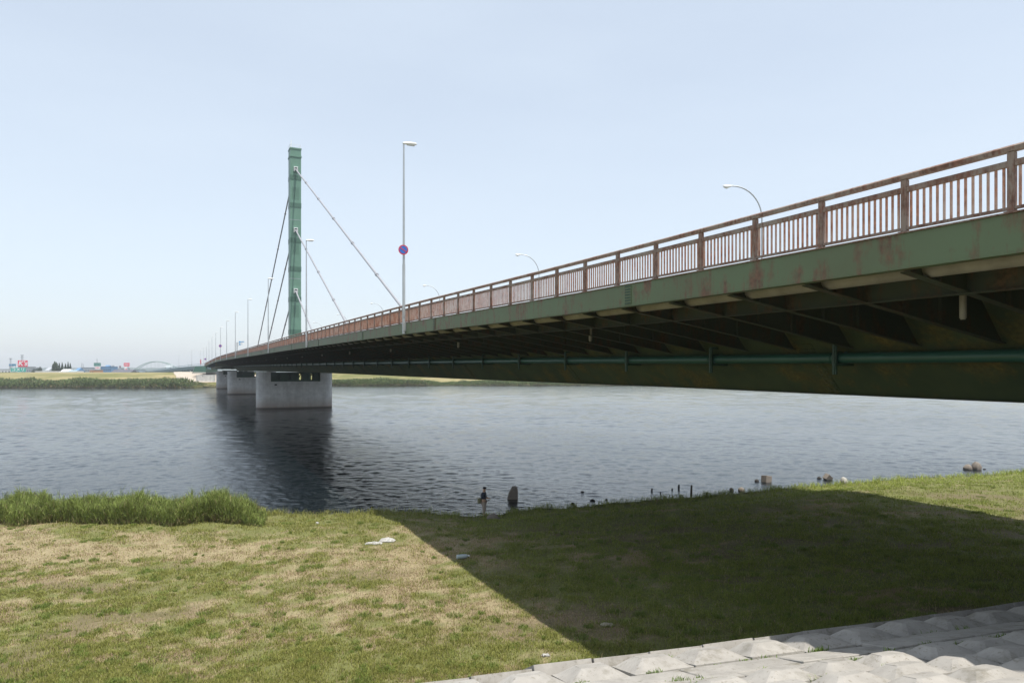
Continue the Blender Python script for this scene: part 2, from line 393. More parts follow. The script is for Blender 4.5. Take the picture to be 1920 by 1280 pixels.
fb = fascia(W-.025, W+.015, W-.22).build('fascia_beam', M_FASCIA, bridge)
# bolted splice plates on the fascia
k = 0; spl_u = [5.6, 21.7, 38.3, 53.5, 70.7, 88, 104.5, 121, 137.5, 154, 170.5, 187]
pl = None
for u in spl_u:
    if pl is None:
        mb = MB(); mb.box((-.0235, 0, 2.125), (.017, .30, .56))
        for i in range(7):
            for j in (-.1, -.035, .035, .1): mb.box((-.042, j, 1.885+i*.08), (.02, .042, .03))
        pl = o = mb.build('splice_plate', M_FASCIA, bridge); pl.data.materials.append(M_DKGREEN)
        for i_, p_ in enumerate(pl.data.polygons): p_.material_index = 1 if i_ >= 6 else 0
    else: o = pl.copy(); COL.objects.link(o)
    o.location = (0, u, G(u))
# box girder
def box_sec(u):
    g_ = G(u); b = GB(u); zt = 2.158+g_; sl = .885; wb = 8.62
    wt = wb-sl*(zt-b)
    return [(wb, b), (W-wb, b), (W-wt, zt), (wt, zt)]
mb = MB(); mb.loft([[Vector((x, u, z)) for x, z in box_sec(u)] for u in stations(U0, U1, 3)])
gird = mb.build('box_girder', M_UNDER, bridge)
for sd_ in (0,):
    mb = MB(); mb.loft([[Vector((8.50, u, GB(u)-.032)), Vector((8.92, u, GB(u)-.032)), Vector((8.92, u, GB(u)-.003)), Vector((8.50, u, GB(u)-.003))] for u in stations(U0, U1, 3)])
    mb.build('bottom_flange', M_BRKT, gird)
def web_pt(u, t, off=.0):
    """t = 0 bottom .. 1 top of the near sloping web, off = outwards"""
    s_ = box_sec(u); b = Vector((s_[0][0], u, s_[0][1])); tp = Vector((s_[3][0], u, s_[3][1]))
    nrm = Vector((-(tp.z-b.z), 0, (tp.x-b.x)*1.0)).normalized()
    if nrm.x > 0: nrm = -nrm
    return b.lerp(tp, t)+nrm*off
for u in spl_u:
    mb = MB(); t1 = .56
    a0, a1 = web_pt(u-.2, .01, .004), web_pt(u-.2, t1, .004); b0, b1 = web_pt(u+.2, .01, .004), web_pt(u+.2, t1, .004)
    c0, c1, e0, e1 = (web_pt(u-.2, .01, .018), web_pt(u-.2, t1, .018), web_pt(u+.2, .01, .018), web_pt(u+.2, t1, .018))
    mb.add([a0,a1,b1,b0,c0,c1,e1,e0], [(4,5,6,7),(0,1,5,4),(3,2,6,7),(0,3,7,4),(1,2,6,5)])
    nb = 16 if u < 60 else 0
    for i in range(nb):
        for j in (-.15, -.09, .09, .15):
            p = web_pt(u+j, .03+i*(t1-.05)/nb, .028); mb.box(p, (.045, .04, .04))
    mb.build('girder_splice', M_UNDER, gird)
# deep stiffeners on the upper web behind the brackets
# brackets: 100 that show largest each on their own, the rest as one
def bracket_mb(mb, u=0.0, g_=0.0):
    zt, w0, w1 = 2.156+g_, .03, 7.22
    zb0, zb1 = 1.82+g_, .70+g_*.75
    wt = 8.62-.885*(zt-GB(u)) if u else 8.62-.885*(2.156+.8)
    t = .008
    pl_ = [(w0,zb0),(w1,zb1),(wt,zt-.002),(w0,zt-.002)]
    mb.add([(x,u-t,z) for x,z in pl_]+[(x,u+t,z) for x,z in pl_], [(0,1,2,3),(7,6,5,4),(0,1,5,4),(1,2,6,5),(2,3,7,6),(3,0,4,7)])
    mb.bar((w0+.19,u,zb0-.014-.03),(w1,u,zb1-.014),.19,.024)
    for wx in (1.1, 2.03, 3.3, 4.6):
        zz = zb0+(zb1-zb0)*(wx/w1); mb.box((wx,u-.055,(zz+zt)/2),(.014,.09,zt-zz-.02))
bk = [13.56+2.18*i for i in range(-14, 131)]
bk_near = [u for u in bk if u > 0][:100]; bk_rest = [u for u in bk if u not in bk_near and u < U1-2]
for u in bk_near:
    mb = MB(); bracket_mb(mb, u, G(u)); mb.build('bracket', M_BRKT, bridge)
mb = MB()
for u in bk_rest: bracket_mb(mb, u, G(u))
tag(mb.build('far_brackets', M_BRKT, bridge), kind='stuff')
# longitudinal stringer
mb = MB(); sweep(mb, rect(2.02, 2.036, 1.50, 2.152), U0, U1); sweep(mb, rect(1.93, 2.13, 1.462, 1.484), U0, U1)
mb.build('stringer', M_BRKT, bridge)
mb = MB(); 
for u in stations(4, 90, 2.18*.5)[:80]:
    mb.box((2.0, u, 1.82+G(u)), (.03, .012, .6))
# cable duct under the walkway
mb = MB(); mb.tube([(.85, u, 1.895+G(u)) for u in stations(U0, U1, 4)], .19, 14); mb.build('service_duct', M_DUCT, bridge, smooth=True)
# drain pipes
first = None
for i in range(18):
    u = 14.35+14.5*i
    if first is None:
        mb = MB(); mb.tube([(0,0,2.15),(0,0,1.10)], .068, 14); mb.tube([(0,0,1.12),(0,0,1.07)], .052, 14)
        first = o = mb.build('drain_pipe', M_DUCT, bridge, smooth=True)
    else: o = first.copy(); COL.objects.link(o)
    o.location = (3.25, u, G(u))
# railing
def post_us():
    out = []
    for t in range(0, 17): out.append(11.74+1.74*t+.0056*t*t)
    b = out[0]
    pre = [b-1.74*i for i in range(1, 26)][::-1]
    while out[-1] < UE-2: out.append(out[-1]+1.915)
    return pre, out
pre, pus = post_us(); allp = pre+pus
RX = .10
mb = MB(); sweep(mb, [(RX-.055,3.40),(RX+.055,3.40),(RX+.065,3.47),(RX+.03,3.50),(RX-.03,3.50),(RX-.065,3.47)], U0, UE)
railing = mb.build('railing', M_RAIL, bridge)
mb = MB(); sweep(mb, rect(RX-.035, RX+.035, 3.17, 3.265), U0, UE); mb.build('middle_rail', M_RAIL, railing)
mb = MB(); sweep(mb, rect(RX-.03, RX+.03, 2.50, 2.545), U0, UE); mb.build('bottom_rail', M_RAIL, railing)
mbp = MB(); mbp.box((RX, 0, 2.93), (.09, .10, .92)); mbp.box((RX, 0, 3.335), (.07, .085, .128)); mbp.box((RX,0,2.46),(.15,.17,.03))
def bal(mb, a, b):
    n_ = 14
    for i in range(n_):
        u = a+(b-a)*(i+1)/(n_+1); mb.box((RX, u, 2.857+G(u)), (.028, .034, .622))
vis = [i for i, u in enumerate(allp) if u > 8.5][:100]
vs = set(vis); post0 = None
for i in vis:
    if post0 is None: post0 = o = mbp.build('post', M_RAIL, railing)
    else: o = post0.copy(); COL.objects.link(o)
    o.location = (0, allp[i], G(allp[i]))
for i in vis:
    mb = MB(); bal(mb, allp[i-1], allp[i]); mb.build('baluster_panel', M_BAL, railing)
mb = MB(); mb2 = MB()
for i, u in enumerate(allp):
    if i in vs: continue
    mb.box((RX, u, 2.93+G(u)), (.09, .10, .92))
    if i: bal(mb2, allp[i-1], u)
tag(mb.build('remaining_posts', M_RAIL, railing), kind='stuff'); tag(mb2.build('remaining_balusters', M_BAL, railing), kind='stuff')
# far side parapet rail
mb = MB()
for z0, z1 in ((3.40,3.49),(3.17,3.26),(2.5,2.55)): sweep(mb, rect(W-.16, W-.07, z0, z1), U0, UE)
for u in stations(U0+1, UE-1, 3.8): mb.box((W-.115, u, 2.93+G(u)), (.08, .1, 1.05))
mb.build('railing', M_RAIL, bridge)
# tower
UT = 181.0; WC = W/2
tw = MB(); tw.box((WC, UT, 28.1), (2.6, 3.0, 52.6)); tower = tw.build('tower', M_TOWER, bridge)
mb = MB(); mb.box((WC, UT, 52.6), (2.86, 3.26, .35)); mb.box((WC, UT, 54.5), (2.8, 3.2, .35)); mb.build('tower_cap', M_TOWER, tower)
for z in (50.6-3.2, 40.6, 32.0, 25.0, 17.6, 9.6):
    mb = MB(); mb.box((WC, UT, z), (2.7, 3.1, 1.15))
    for i in range(9): mb.box((WC-1.12+i*.28, UT-1.57, z), (.08, .05, .95))
    mb.build('splice_band', M_TOWERD, tower)
for z in (43.5, 30.0, 14.6):
    mb = MB()
    for i in range(6): mb.box((WC-.7+i*.28, UT-1.52, z), (.09, .06, 2.9))
    mb.build('stiffener_ribs', M_TOWERD, tower)
for z in (37.0, 22.6):
    mb = MB(); mb.box((WC, UT, z), (2.64, 3.04, .08)); mb.build('weld_seam', M_GALV, tower)
mb = MB()
for sx in (-1.25, 1.25):
    for sy in (-1.4, 1.4): mb.box((WC+sx, UT+sy, 55.1), (.06,.06,.9))
    mb.box((WC+sx, UT, 55.5), (.05,2.8,.05))
for sy in (-1.4, 1.4): mb.box((WC, UT+sy, 55.5), (2.5,.05,.05)); mb.box((WC, UT+sy, 55.1), (2.5,.04,.04))
mb.tube([(WC-1.0,UT-1,54.6),(WC-1.0,UT-1,56.6)], .07, 8); mb.build('top_railing', M_WHITE, tower)
anch = [(49.4, 102), (34.5, 69), (19.6, 36)]
for z, du in anch:
    for sgn in (-1, 1):
        mb = MB(); y = UT+sgn*1.55
        mb.box((WC, y+sgn*.2, z+.45), (.95, .5, .16)); mb.box((WC-.4, y+sgn*.2, z-.1), (.12,.45,1.0)); mb.box((WC+.4, y+sgn*.2, z-.1), (.12,.45,1.0))
        mb.build('cable_anchor', M_WHITE, tower)
        p0 = Vector((WC, UT+sgn*1.5, z)); ue = UT+sgn*du; p1 = Vector((WC, ue, 2.5+G(ue)))
        mb = MB(); mb.tube([p0, p1], .17, 10)
        L = (p1-p0).length; n_ = int(L/17)
        for i in range(1, n_+1):
            c = p0.lerp(p1, i*17/L); dd = (p1-p0).normalized()*.25; mb.tube([c-dd, c+dd], .26, 10)
        dd = (p1-p0).normalized(); mb.tube([p0, p0+dd*1.6], .26, 10); mb.tube([p1-dd*3, p1], .26, 10)
        mb.build('stay_cable', M_CABLE, bridge, smooth=True)
# approach spans beyond the box girder: plate girders and cross frames
for wx in (3.4, 8.6, 13.75, 18.9, 24.1):
    mb = MB(); sweep(mb, rect(wx-.02, wx+.02, .15, 2.15), U1+.6, UE); sweep(mb, rect(wx-.25, wx+.25, .10, .148), U1+.6, UE); mb.build('plate_girder', M_DKGREEN if wx > 4 else M_UNDER, bridge)
mb = MB()
for u in stations(U1+1, UE, 5):
    mb.bar((3.5,u,.4+G(u)),(24,u,.4+G(u)),.12,.16); mb.bar((3.5,u,1.9+G(u)),(24,u,1.9+G(u)),.12,.16)
    mb.add([(0.03,u-.02,1.82+G(u)),(3.35,u-.02,1.0+G(u)),(3.35,u-.02,2.15+G(u)),(.03,u-.02,2.15+G(u)),(0.03,u+.02,1.82+G(u)),(3.35,u+.02,1.0+G(u)),(3.35,u+.02,2.15+G(u)),(.03,u+.02,2.15+G(u))],[(0,1,2,3),(7,6,5,4),(0,1,5,4),(3,2,6,7)])
mb.build('cross_frame', M_DKGREEN, bridge)
mb = MB(); mb.box((13.75, U1+.3, 1.2+G(U1)), (26.5,.5,1.9)); mb.build('end_diaphragm', M_UNDER, bridge)
# pipeline on hangers
pipe = empty('water_pipe', OB, TH); tag(pipe, 'dark green water main running on hangers along the side of the bridge girder', 'pipe')
PWX, PZ = 7.13, .37
gp = lambda u: G(u)*.85
mb = MB(); mb.tube([(PWX, u, PZ+gp(u)) for u in stations(U0, 292, 3)], .165, 18); mb.build('pipe_run', M_PIPE, pipe, smooth=True)
hang = None
us_h = []
u = 20.4
while u > U0: u -= 5.55
u += 5.55
while u < 285: us_h.append(u); u += 5.55
for i, u in enumerate(us_h):
    if hang is None:
        mb = MB(); mb.box((PWX-.25, 0, .33), (.10, .05, .95)); mb.box((PWX-.25, -.05, .33), (.05,.05,.95)); mb.box((PWX-.25, .05, .33), (.05,.05,.95))
        mb.box((PWX+.12, 0, .16), (.85, .12, .07)); mb.box((PWX+.05, 0, .80), (.65, .10, .08))
        for dz in (.185,): mb.tube([(PWX+math.cos(a)*.2, 0, PZ+math.sin(a)*.2) for a in np.linspace(0, 2*math.pi, 17)], .022, 6)
        mb.box((PWX+.28, 0, .45), (.07,.10,.6))
        hang = o = mb.build('hanger', M_DKGREEN, pipe)
    else: o = hang.copy(); COL.objects.link(o)
    o.location = (0, u, gp(u))
mb = MB()
for i in range(48):
    u = 4+i*5.55; mb.tube([(PWX, u, PZ+gp(u)), (PWX, u+.09, PZ+gp(u+.09))], .185, 18)
mb.build('pipe_coupling', M_PIPE, pipe)

# ------------------------------------------------------------------ piers
def pier(u, label, w0=4.7, w1=22.8, th=4.6, ztop=6.6, horn=True, base_z=-2.0, rz=TH, origin=None):
    p = loc((w0+w1)/2, u, 0) if origin is None else origin
    root = empty('bridge_pier', (p.x, p.y, 0), rz); tag(root, label, 'pier', 'concrete piers under the bridge')
    hw = (w1-w0)/2; r = th/2
    def stad(hw_, r_, n_=14):
        pts = []
        for sx in (1, -1):
            for i in range(n_+1):
                a = -math.pi/2+math.pi*i/n_ if sx > 0 else math.pi/2+math.pi*i/n_
                pts.append((sx*(hw_-r_)+math.cos(a)*r_, math.sin(a)*r_))
        return pts
    s_ = stad(hw, r); mb = MB(); mb.loft([[Vector((x,y,z)) for x,y in s_] for z in (base_z, 0, ztop)]); mb.build('pier_wall', M_PIER, root, smooth=True)
    if horn:
        hz = 9.0
        for sx in (-1, 1):
            pts = []; inner = sx*(hw-3.2)
            for i in range(15):
                a = -math.pi/2+math.pi*i/14; pts.append((sx*((hw-r)+math.cos(a)*r), math.sin(a)*r*.98))
            pts = pts+[(inner, r*.98), (inner, -r*.98)]
            mb = MB(); mb.loft([[Vector((x,y,z)) for x,y in pts] for z in (ztop+.003, hz)]); mb.build('pier_column', M_PIER, root, smooth=True)
        mb = MB(); iw = hw-3.25
        mb.box((-iw*.45,.3,ztop+1.15),(iw*.7,.25,2.0)); mb.box((iw*.5,.3,ztop+1.15),(iw*.35,.25,2.0))
        mb.box((0,-1.2,ztop+.20),(iw*2,.5,.38)); mb.box((0,-1.2,hz-.35),(iw*2,.5,.4)); mb.box((0,1.2,hz-.35),(iw*2,.5,.4)); mb.box((0,1.2,ztop+.20),(iw*2,.5,.38))
        for i in range(5):
            x = -iw+.5+i*(iw*2-1)/4; mb.box((x,-1.2,ztop+1.1),(1.7,.3,2.2)); mb.box((x,1.2,ztop+1.1),(1.9,.3,2.2))
            if i < 4:
                x2 = -iw+.5+(i+1)*(iw*2-1)/4
                mb.bar((x+.45,-1.2,ztop+.4),((x+x2)/2,-1.2,hz-.5),.2,.2); mb.bar((x2-.45,-1.2,ztop+.4),((x+x2)/2,-1.2,hz-.5),.2,.2)
        mb.build('bearing_frame', M_DKGREEN, root)
    mb = MB(); mb.box((-hw+4.3, -r-.02, ztop-.75), (.55,.1,.35)); mb.build('drain_opening', M_DARK, root)
    return root
pier(181, 'big round ended concrete pier under the tower, nearest in the river')
pier(294, 'concrete pier standing just behind and left of the big tower pier')
pier(388, 'concrete pier third out from the camera, mostly hidden by two nearer piers', ztop=7.2)
o_ = at(386, 700, 402); pier(0, 'wide shaded concrete end pier on the far shore beside the pale levee facing', w0=0, w1=10.6, th=5, ztop=6.8, horn=False, rz=R(8), origin=o_)

# ------------------------------------------------------------------ street lamps and signs on the bridge
def straight_lamp():
    root = empty('street_lamp', (0,0,0), TH)
    mb = MB(); mb.tube([(0,0,-.55),(0,0,3.4)], .085, 12); mb.tube([(0,0,3.4),(0,0,7.0),(0,0,10.3)], [.07,.06,.045], 12); mb.box((.06,0,-.15),(.25,.2,.5)); mb.box((0,-.09,.6),(.12,.04,.35))
    mb.build('pole', M_GALV, root, smooth=True)
    mb = MB(); rings = []
    for x, a, b, z in ((-.06,.05,.05,10.28),(.1,.1,.07,10.29),(.35,.15,.09,10.30),(.62,.14,.085,10.31),(.76,.06,.04,10.33)):
        rings.append([Vector((x, math.cos(t)*a, z+math.sin(t)*b)) for t in np.linspace(0, 2*math.pi, 13)[:-1]])
    mb.loft(rings); mb.build('lamp_head', M_WHITE, root, smooth=True)
    mb = MB(); mb.box((.42,0,10.215),(.42,.16,.03)); mb.build('lamp_glass', M_GLASS, root)
    return root
def arc_lamp():
    root = empty('street_lamp', (0,0,0), TH)
    mb = MB(); pts = [(0,0,-.2),(0,0,4),(0,0,8.6)]
    for i in range(1, 11):
        a = math.pi/2*i/10; pts.append((-2.2*(1-math.cos(a)), 0, 8.6+2.45*math.sin(a)))
    mb.tube(pts, [.09,.075,.06]+[.05]*10, 10); mb.box((0,0,-.1),(.3,.3,.06)); mb.build('pole', M_GALV, root, smooth=True)
    mb = MB(); rings = []
    for x, a, b, z in ((-2.15,.04,.04,11.06),(-2.35,.11,.08,11.03),(-2.6,.14,.14,10.98),(-2.78,.12,.10,11.02),(-2.88,.03,.03,11.07)):
        rings.append([Vector((x, math.cos(t)*a, z+math.sin(t)*b)) for t in np.linspace(0, 2*math.pi, 13)[:-1]])
    mb.loft(rings); mb.build('lamp_head', M_WHITE, root, smooth=True)
    return root
sl = straight_lamp(); ordinals = ['nearest','second','third','fourth','fifth','sixth','seventh','eighth','ninth','tenth']
for i in range(10):
    o = sl if i == 0 else copy_tree(sl)
    u = 43.2+33.6*i; o.location = loc(-.13, u, 2.36+G(u))
    tag(o, {0:'tall straight lamp on the near railing with the round blue and red sign',1:'straight lamp standing just right of the green tower',
            2:'straight lamp standing left of the green tower between the back cables',3:'straight lamp just left of the long outer back cable',4:'straight lamp beside the blue direction signs'}.get(i,
        '%s straight lamp along the rusty near railing counting from the camera' % ordinals[i]), 'street lamp', 'straight lamps along the near railing')
al = arc_lamp()
for i in range(9):
    o = al if i == 0 else copy_tree(al)
    Z = 50.8+31.6*i; u = (Z-.436*W)/.9; o.location = loc(W-.2, u, 2.4+G(u))
    o.rotation_euler = (0, 0, TH-R(28))
    tag(o, {0:'curved arm lamp behind the far railing, the largest and rightmost one'}.get(i, '%s curved arm lamp behind the railing counting from the right' % ordinals[i]), 'street lamp', 'curved arm lamps on the far side of the bridge')
M_RED = plain('sign_red', (.45,.03,.06), .4, 0, .05); M_BLUE = plain('sign_blue', (.02,.12,.45), .4, 0, .05); M_LBLUE = plain('sign_light_blue', (.12,.35,.62), .4, 0, .05)
def round_sign(r=.28):
    """no stopping sign: red ring, blue disc, red bar, facing back along the bridge"""
    root = empty('no_parking_sign', (0,0,0), 0)
    mb = MB(); mb.tube([(0,0,0),(0,.02,0)], r, 32); mb.build('sign_plate', M_RED, root)
    mb = MB(); mb.tube([(0,-.004,0),(0,0,0)], r*.76, 32); mb.build('blue_disc', M_BLUE, root)
    mb = MB(); a = R(-35); d_ = Vector((math.cos(a),0,math.sin(a)))*r*.74; mb.bar(Vector((0,-.008,0))-d_, Vector((0,-.008,0))+d_, .006, r*.2); mb.build('red_bar', M_RED, root)
    mb = MB(); mb.box((0,.05,.0),(.1,.06,.05)); mb.build('clamp', M_GALV, root)
    return root
rs = round_sign()
p = loc(-.13, 43.2, 6.85); rs.location = p+Vector((.0,-.12,0))-Vector((0,.03,0)); rs.rotation_euler = (0,0,R(18))
tag(rs, 'round blue sign with red rim and bar clamped to the tallest nearest lamp pole', 'road sign')
o = copy_tree(rs); u = 43.2+33.6*6; o.location = loc(-.13, u, 6.6+G(u))+Vector((0,-.14,0)); tag(o, 'small round sign on a distant lamp pole left of the blue direction signs', 'road sign')
for ch in kids(o): ch.scale = (1.6, 1, 1.6)
o = copy_tree(rs); o.location = at(385, 673, 350); tag(o, 'tiniest round sign just above the railing near the far end of the bridge', 'road sign')
for ch in kids(o): ch.scale = (1.7, 1, 1.7)
mb = MB(); q = at(385, 673, 350.1); mb.tube([(q.x,q.y,q.z-3.2),(q.x,q.y,q.z+.3)], .06, 8)
tag(mb.build('sign_post', M_GALV), 'thin post of the tiny round sign near the far end of the bridge', 'post')
# blue direction sign on cantilever arm by the fifth lamp
Zs = 158.0; gs = empty('direction_sign', at(444.5, 661, Zs)); tag(gs, 'pair of small blue direction signs on an arm above the railing', 'road sign')
b0 = gs.location
mb = MB(); top = at(444.5, 644, Zs)-b0; mb.tube([(0,0,-.6), top, top+Vector((0,0,.3))], .11, 10); mb.tube([top, at(456,641,Zs)-b0], .06, 8); mb.tube([top-Vector((0,0,.5)), at(455,645,Zs)-b0], .05, 8); mb.build('mast', M_GALV, gs)
for (x0,y0,x1,y1,mm) in ((448.0,639.5,451.4,642.6,M_LBLUE),(448.2,644.2,451.2,647.0,M_LBLUE),(452.2,639.8,457.6,641.4,M_LBLUE)):
    a_ = at(x0,y0,Zs)-b0; c_ = at(x1,y1,Zs)-b0; mb = MB(); mb.box((a_+c_)/2, (abs(c_.x-a_.x), .06, abs(c_.z-a_.z))); mb.build('sign_board', mm, gs)

# ------------------------------------------------------------------ revetment blocks on the levee slope
def slope_pt(a, q, h=0.0):
    P = Vector((TOE[0]+TA[0]*a+TN[0]*q, TOE[1]+TA[1]*a+TN[1]*q, CREST+SLOPE*q if q > 0 else CREST+.52*q)); return P+SLN*h
SA = Vector((TA[0], TA[1], 0)).normalized(); SQ = Vector((TN[0], TN[1], SLOPE)).normalized(); SLN = SA.cross(SQ)
if SLN.z < 0: SLN = -SLN
SM = Matrix((SA, SQ, SLN)).transposed().to_4x4()
def block_mesh(name, lx, ly, ph, seed):
    rr = random.Random(seed); mb = MB(); x, y = lx/2-.02, ly/2-.02
    j = lambda: rr.uniform(-.012, .012)
    r0 = [(-x,-y,-.2),(x,-y,-.2),(x,y,-.2),(-x,y,-.2)]; r1 = [(-x,-y,.015),(x,-y,.015),(x,y,.015),(-x,y,.015)]
    mx, my = (.03, .05) if ph > .05 else (.02,.02)
    if ph > .05:
        hexr = lambda ax, ay, c, z: [(-ax+c,-ay,z),(ax-c,-ay,z),(ax,-ay+c*.8,z),(ax,ay-c*.8,z),(ax-c,ay,z),(-ax+c,ay,z),(-ax,ay-c*.8,z),(-ax,-ay+c*.8,z)]
        o8 = hexr(x, y, .012, .0)
        rings = [hexr(x,y,.01,-.2), hexr(x,y,.01,.015), hexr(x-.02,y-.02,.10,.024), hexr(x*.47+j(), y*.40+j(), .05, ph-.006), hexr(x*.455, y*.38, .05, ph)]
        mb.loft([[Vector((a,b,c+j()*.3)) for a,b,c in r_] for r_ in rings])
    else:
        mb.loft([[Vector(v) for v in r0],[Vector(v) for v in r1],[Vector((a*.985,b*.97,.03)) for a,b,c in r1]])
    me = mb.build(name, M_BLOCK); return me
protos = {}
ORD = ['first','second','third','fourth','fifth','sixth','seventh','eighth','ninth','tenth','eleventh','twelfth','thirteenth','fourteenth','fifteenth','sixteenth','seventeenth','eighteenth','nineteenth','twentieth']
def block_row(kind, a0, step, q, ly, ph, desc, group, amax=19):
    spots = []; a = a0
    while a < amax:
        P = slope_pt(a, q); sx_ = 960+P.x/max(P.y, .5)*F; sy_ = HY+(EYE-P.z)/max(P.y, .5)*F
        inn = 0 < sx_ < 1920 and sy_ < 1290
        if sx_ > 620 and sx_ < 2250 and sy_ < 1420 and P.y > 3: spots.append((a, inn))
        a += step
    k_ = 0; e_ = 0
    for a, inn in spots:
        key = (kind, random.randrange(3))
        if key not in protos: protos[key] = block_mesh('concrete_block', step, ly, ph, len(protos)+5); o = protos[key]
        else: o = protos[key].copy(); COL.objects.link(o)
        tilt = Matrix.Rotation(random.uniform(-.03,.03), 4, 'X') @ Matrix.Rotation(random.uniform(-.02,.02), 4, 'Y') @ Matrix.Rotation(random.uniform(-.006,.006), 4, 'Z')
        M_ = SM if q > 0 else SM2
        o.matrix_world = Matrix.Translation(slope_pt(a, q, random.uniform(-.022,.022))) @ M_ @ tilt
        if inn: tag(o, '%s from the left, %s' % (ORD[k_], desc), 'concrete block', group); k_ += 1
        else: tag(o, '%s cut off one at photo edge, %s' % (ORD[min(e_, 19)], desc), 'concrete block', group); e_ += 1
SQ2 = Vector((TN[0], TN[1], .52)).normalized(); SM2 = Matrix((SA, SQ2, SA.cross(SQ2))).transposed().to_4x4()
block_row('low', -4.3, 1.2, -.50, 1.0, .24, 'half buried concrete block just past the slope edge', 'half buried edge blocks')
block_row('toe', -4.0, 1.2, .50, 1.10, .20, 'pyramid topped block along the outer slope edge', 'edge row of pyramid blocks')
block_row('flat', -4.0, 2.0, 1.50, .84, .0, 'long flat slab behind the edge row', 'long flat concrete slabs')
block_row('flat2', -3.4, 2.0, 2.10, .32, .0, 'narrow pale slab behind the long flat slabs', 'narrow flat slabs')
for r_ in range(8):
    block_row('pyr', -3.5+(r_ % 2)*.54, 1.08, 2.70+r_*.84, .83, .165, 'pyramid block in %s row from the slabs' % ORD[r_], 'pyramid blocks on the slope')

# ------------------------------------------------------------------ vegetation
def visible(x, y, z, mx=60, my=80):
    px = 960+x/y*F; py = HY+(EYE-z)/y*F
    return (px > -mx) & (px < 1920+mx) & (py < 1280+my)
def blades(name, P, H, Wd, lean, col, mat, label, cat):
    """P (n,3) roots, H heights, Wd widths; bent 3-vertex+tip blades as two tris"""
    n_ = len(P); ang = RNG.uniform(0, 2*math.pi, n_); la = RNG.uniform(0, 2*math.pi, n_)
    dx = np.cos(ang)*Wd/2; dy = np.sin(ang)*Wd/2
    lx = np.cos(la)*lean*H; ly = np.sin(la)*lean*H
    V = np.empty((n_, 5, 3), dtype=np.float32)
    V[:,0] = np.stack([P[:,0]-dx, P[:,1]-dy, P[:,2]-.02], -1); V[:,1] = np.stack([P[:,0]+dx, P[:,1]+dy, P[:,2]-.02], -1)
    V[:,2] = np.stack([P[:,0]+dx*.7+lx*.4, P[:,1]+dy*.7+ly*.4, P[:,2]+H*.6], -1); V[:,3] = np.stack([P[:,0]-dx*.7+lx*.4, P[:,1]-dy*.7+ly*.4, P[:,2]+H*.6], -1)
    V[:,4] = np.stack([P[:,0]+lx, P[:,1]+ly, P[:,2]+H*(1-lean*lean*.4)], -1)
    b = (np.arange(n_)*5)[:, None]
    T = np.concatenate([b+[0,1,2], b+[0,2,3], b+[3,2,4]], 1).reshape(-1, 3)
    cc = np.repeat(col[:, None, :], 5, 1).reshape(-1, 3)
    o = np_mesh(name, V.reshape(-1, 3), T, 3, mat, cc)
    return tag(o, label, cat, kind='stuff')
# short turf
n_ = 1300000
Y = 1/RNG.uniform(1/62., 1/15.0, n_)*1.0; X = (RNG.uniform(-1.02, 1.02, n_))*Y*.75*1.02
Z, S, Q = ground_z(X, Y); ok = (S > -.25) & (Q < -4.6) & visible(X, Y, Z)
X, Y, Z, S = X[ok], Y[ok], Z[ok], S[ok]
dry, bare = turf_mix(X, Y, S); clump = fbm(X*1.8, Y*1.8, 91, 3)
keep = RNG.uniform(0, 1, len(X)) < np.clip(.25+(clump-.35)*2.2, .12, 1)*(1-bare*.75)
X, Y, Z, S, dry, clump = X[keep], Y[keep], Z[keep], S[keep], dry[keep], clump[keep]
isd = RNG.uniform(0, 1, len(X)) < .08+dry*.72
g1 = np.array([.15,.165,.035]); g2 = np.array([.31,.305,.085]); d1 = np.array([.46,.355,.235]); d2 = np.array([.31,.225,.145])
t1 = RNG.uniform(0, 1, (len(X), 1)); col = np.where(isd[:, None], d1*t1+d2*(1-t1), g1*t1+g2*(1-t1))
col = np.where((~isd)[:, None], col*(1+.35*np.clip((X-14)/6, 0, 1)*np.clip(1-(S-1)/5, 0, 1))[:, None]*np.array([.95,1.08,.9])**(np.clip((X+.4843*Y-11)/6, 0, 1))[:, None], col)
shore_b = np.clip(1-S/2.0, 0, 1)
H = (.035+.05*RNG.uniform(0, 1, len(X))+.10*np.clip(clump-.52, 0, 1)*(~isd))*(1+1.9*shore_b)*np.where(isd, .7, 1)
H = H*(1.15+Y/60)
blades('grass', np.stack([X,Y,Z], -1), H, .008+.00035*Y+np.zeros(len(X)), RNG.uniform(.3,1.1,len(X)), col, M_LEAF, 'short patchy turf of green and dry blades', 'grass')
# scattered weeds (broad tufts)
cx, cy, cc_, hh = [], [], [], []
for i in range(900):
    y0 = 1/RNG.uniform(1/46., 1/15.8); x0 = RNG.uniform(-.78,.78)*y0
    z0, s0, q0 = ground_z(np.array([x0]), np.array([y0]))
    if s0[0] < .6 or q0[0] > -4.6: continue
    r0 = RNG.uniform(.06,.28); n2 = int(40+r0*420); h0 = RNG.uniform(.06,.2)
    a_ = RNG.uniform(0, 2*math.pi, n2); rr = r0*np.sqrt(RNG.uniform(0, 1, n2))
    cx.append(x0+np.cos(a_)*rr); cy.append(y0+np.sin(a_)*rr); hh.append(h0*RNG.uniform(.4,1,n2)); base = np.array([.15,.20,.04]) if i % 3 else np.array([.22,.26,.07])
    cc_.append(base*RNG.uniform(.7,1.3,(n2,1)))
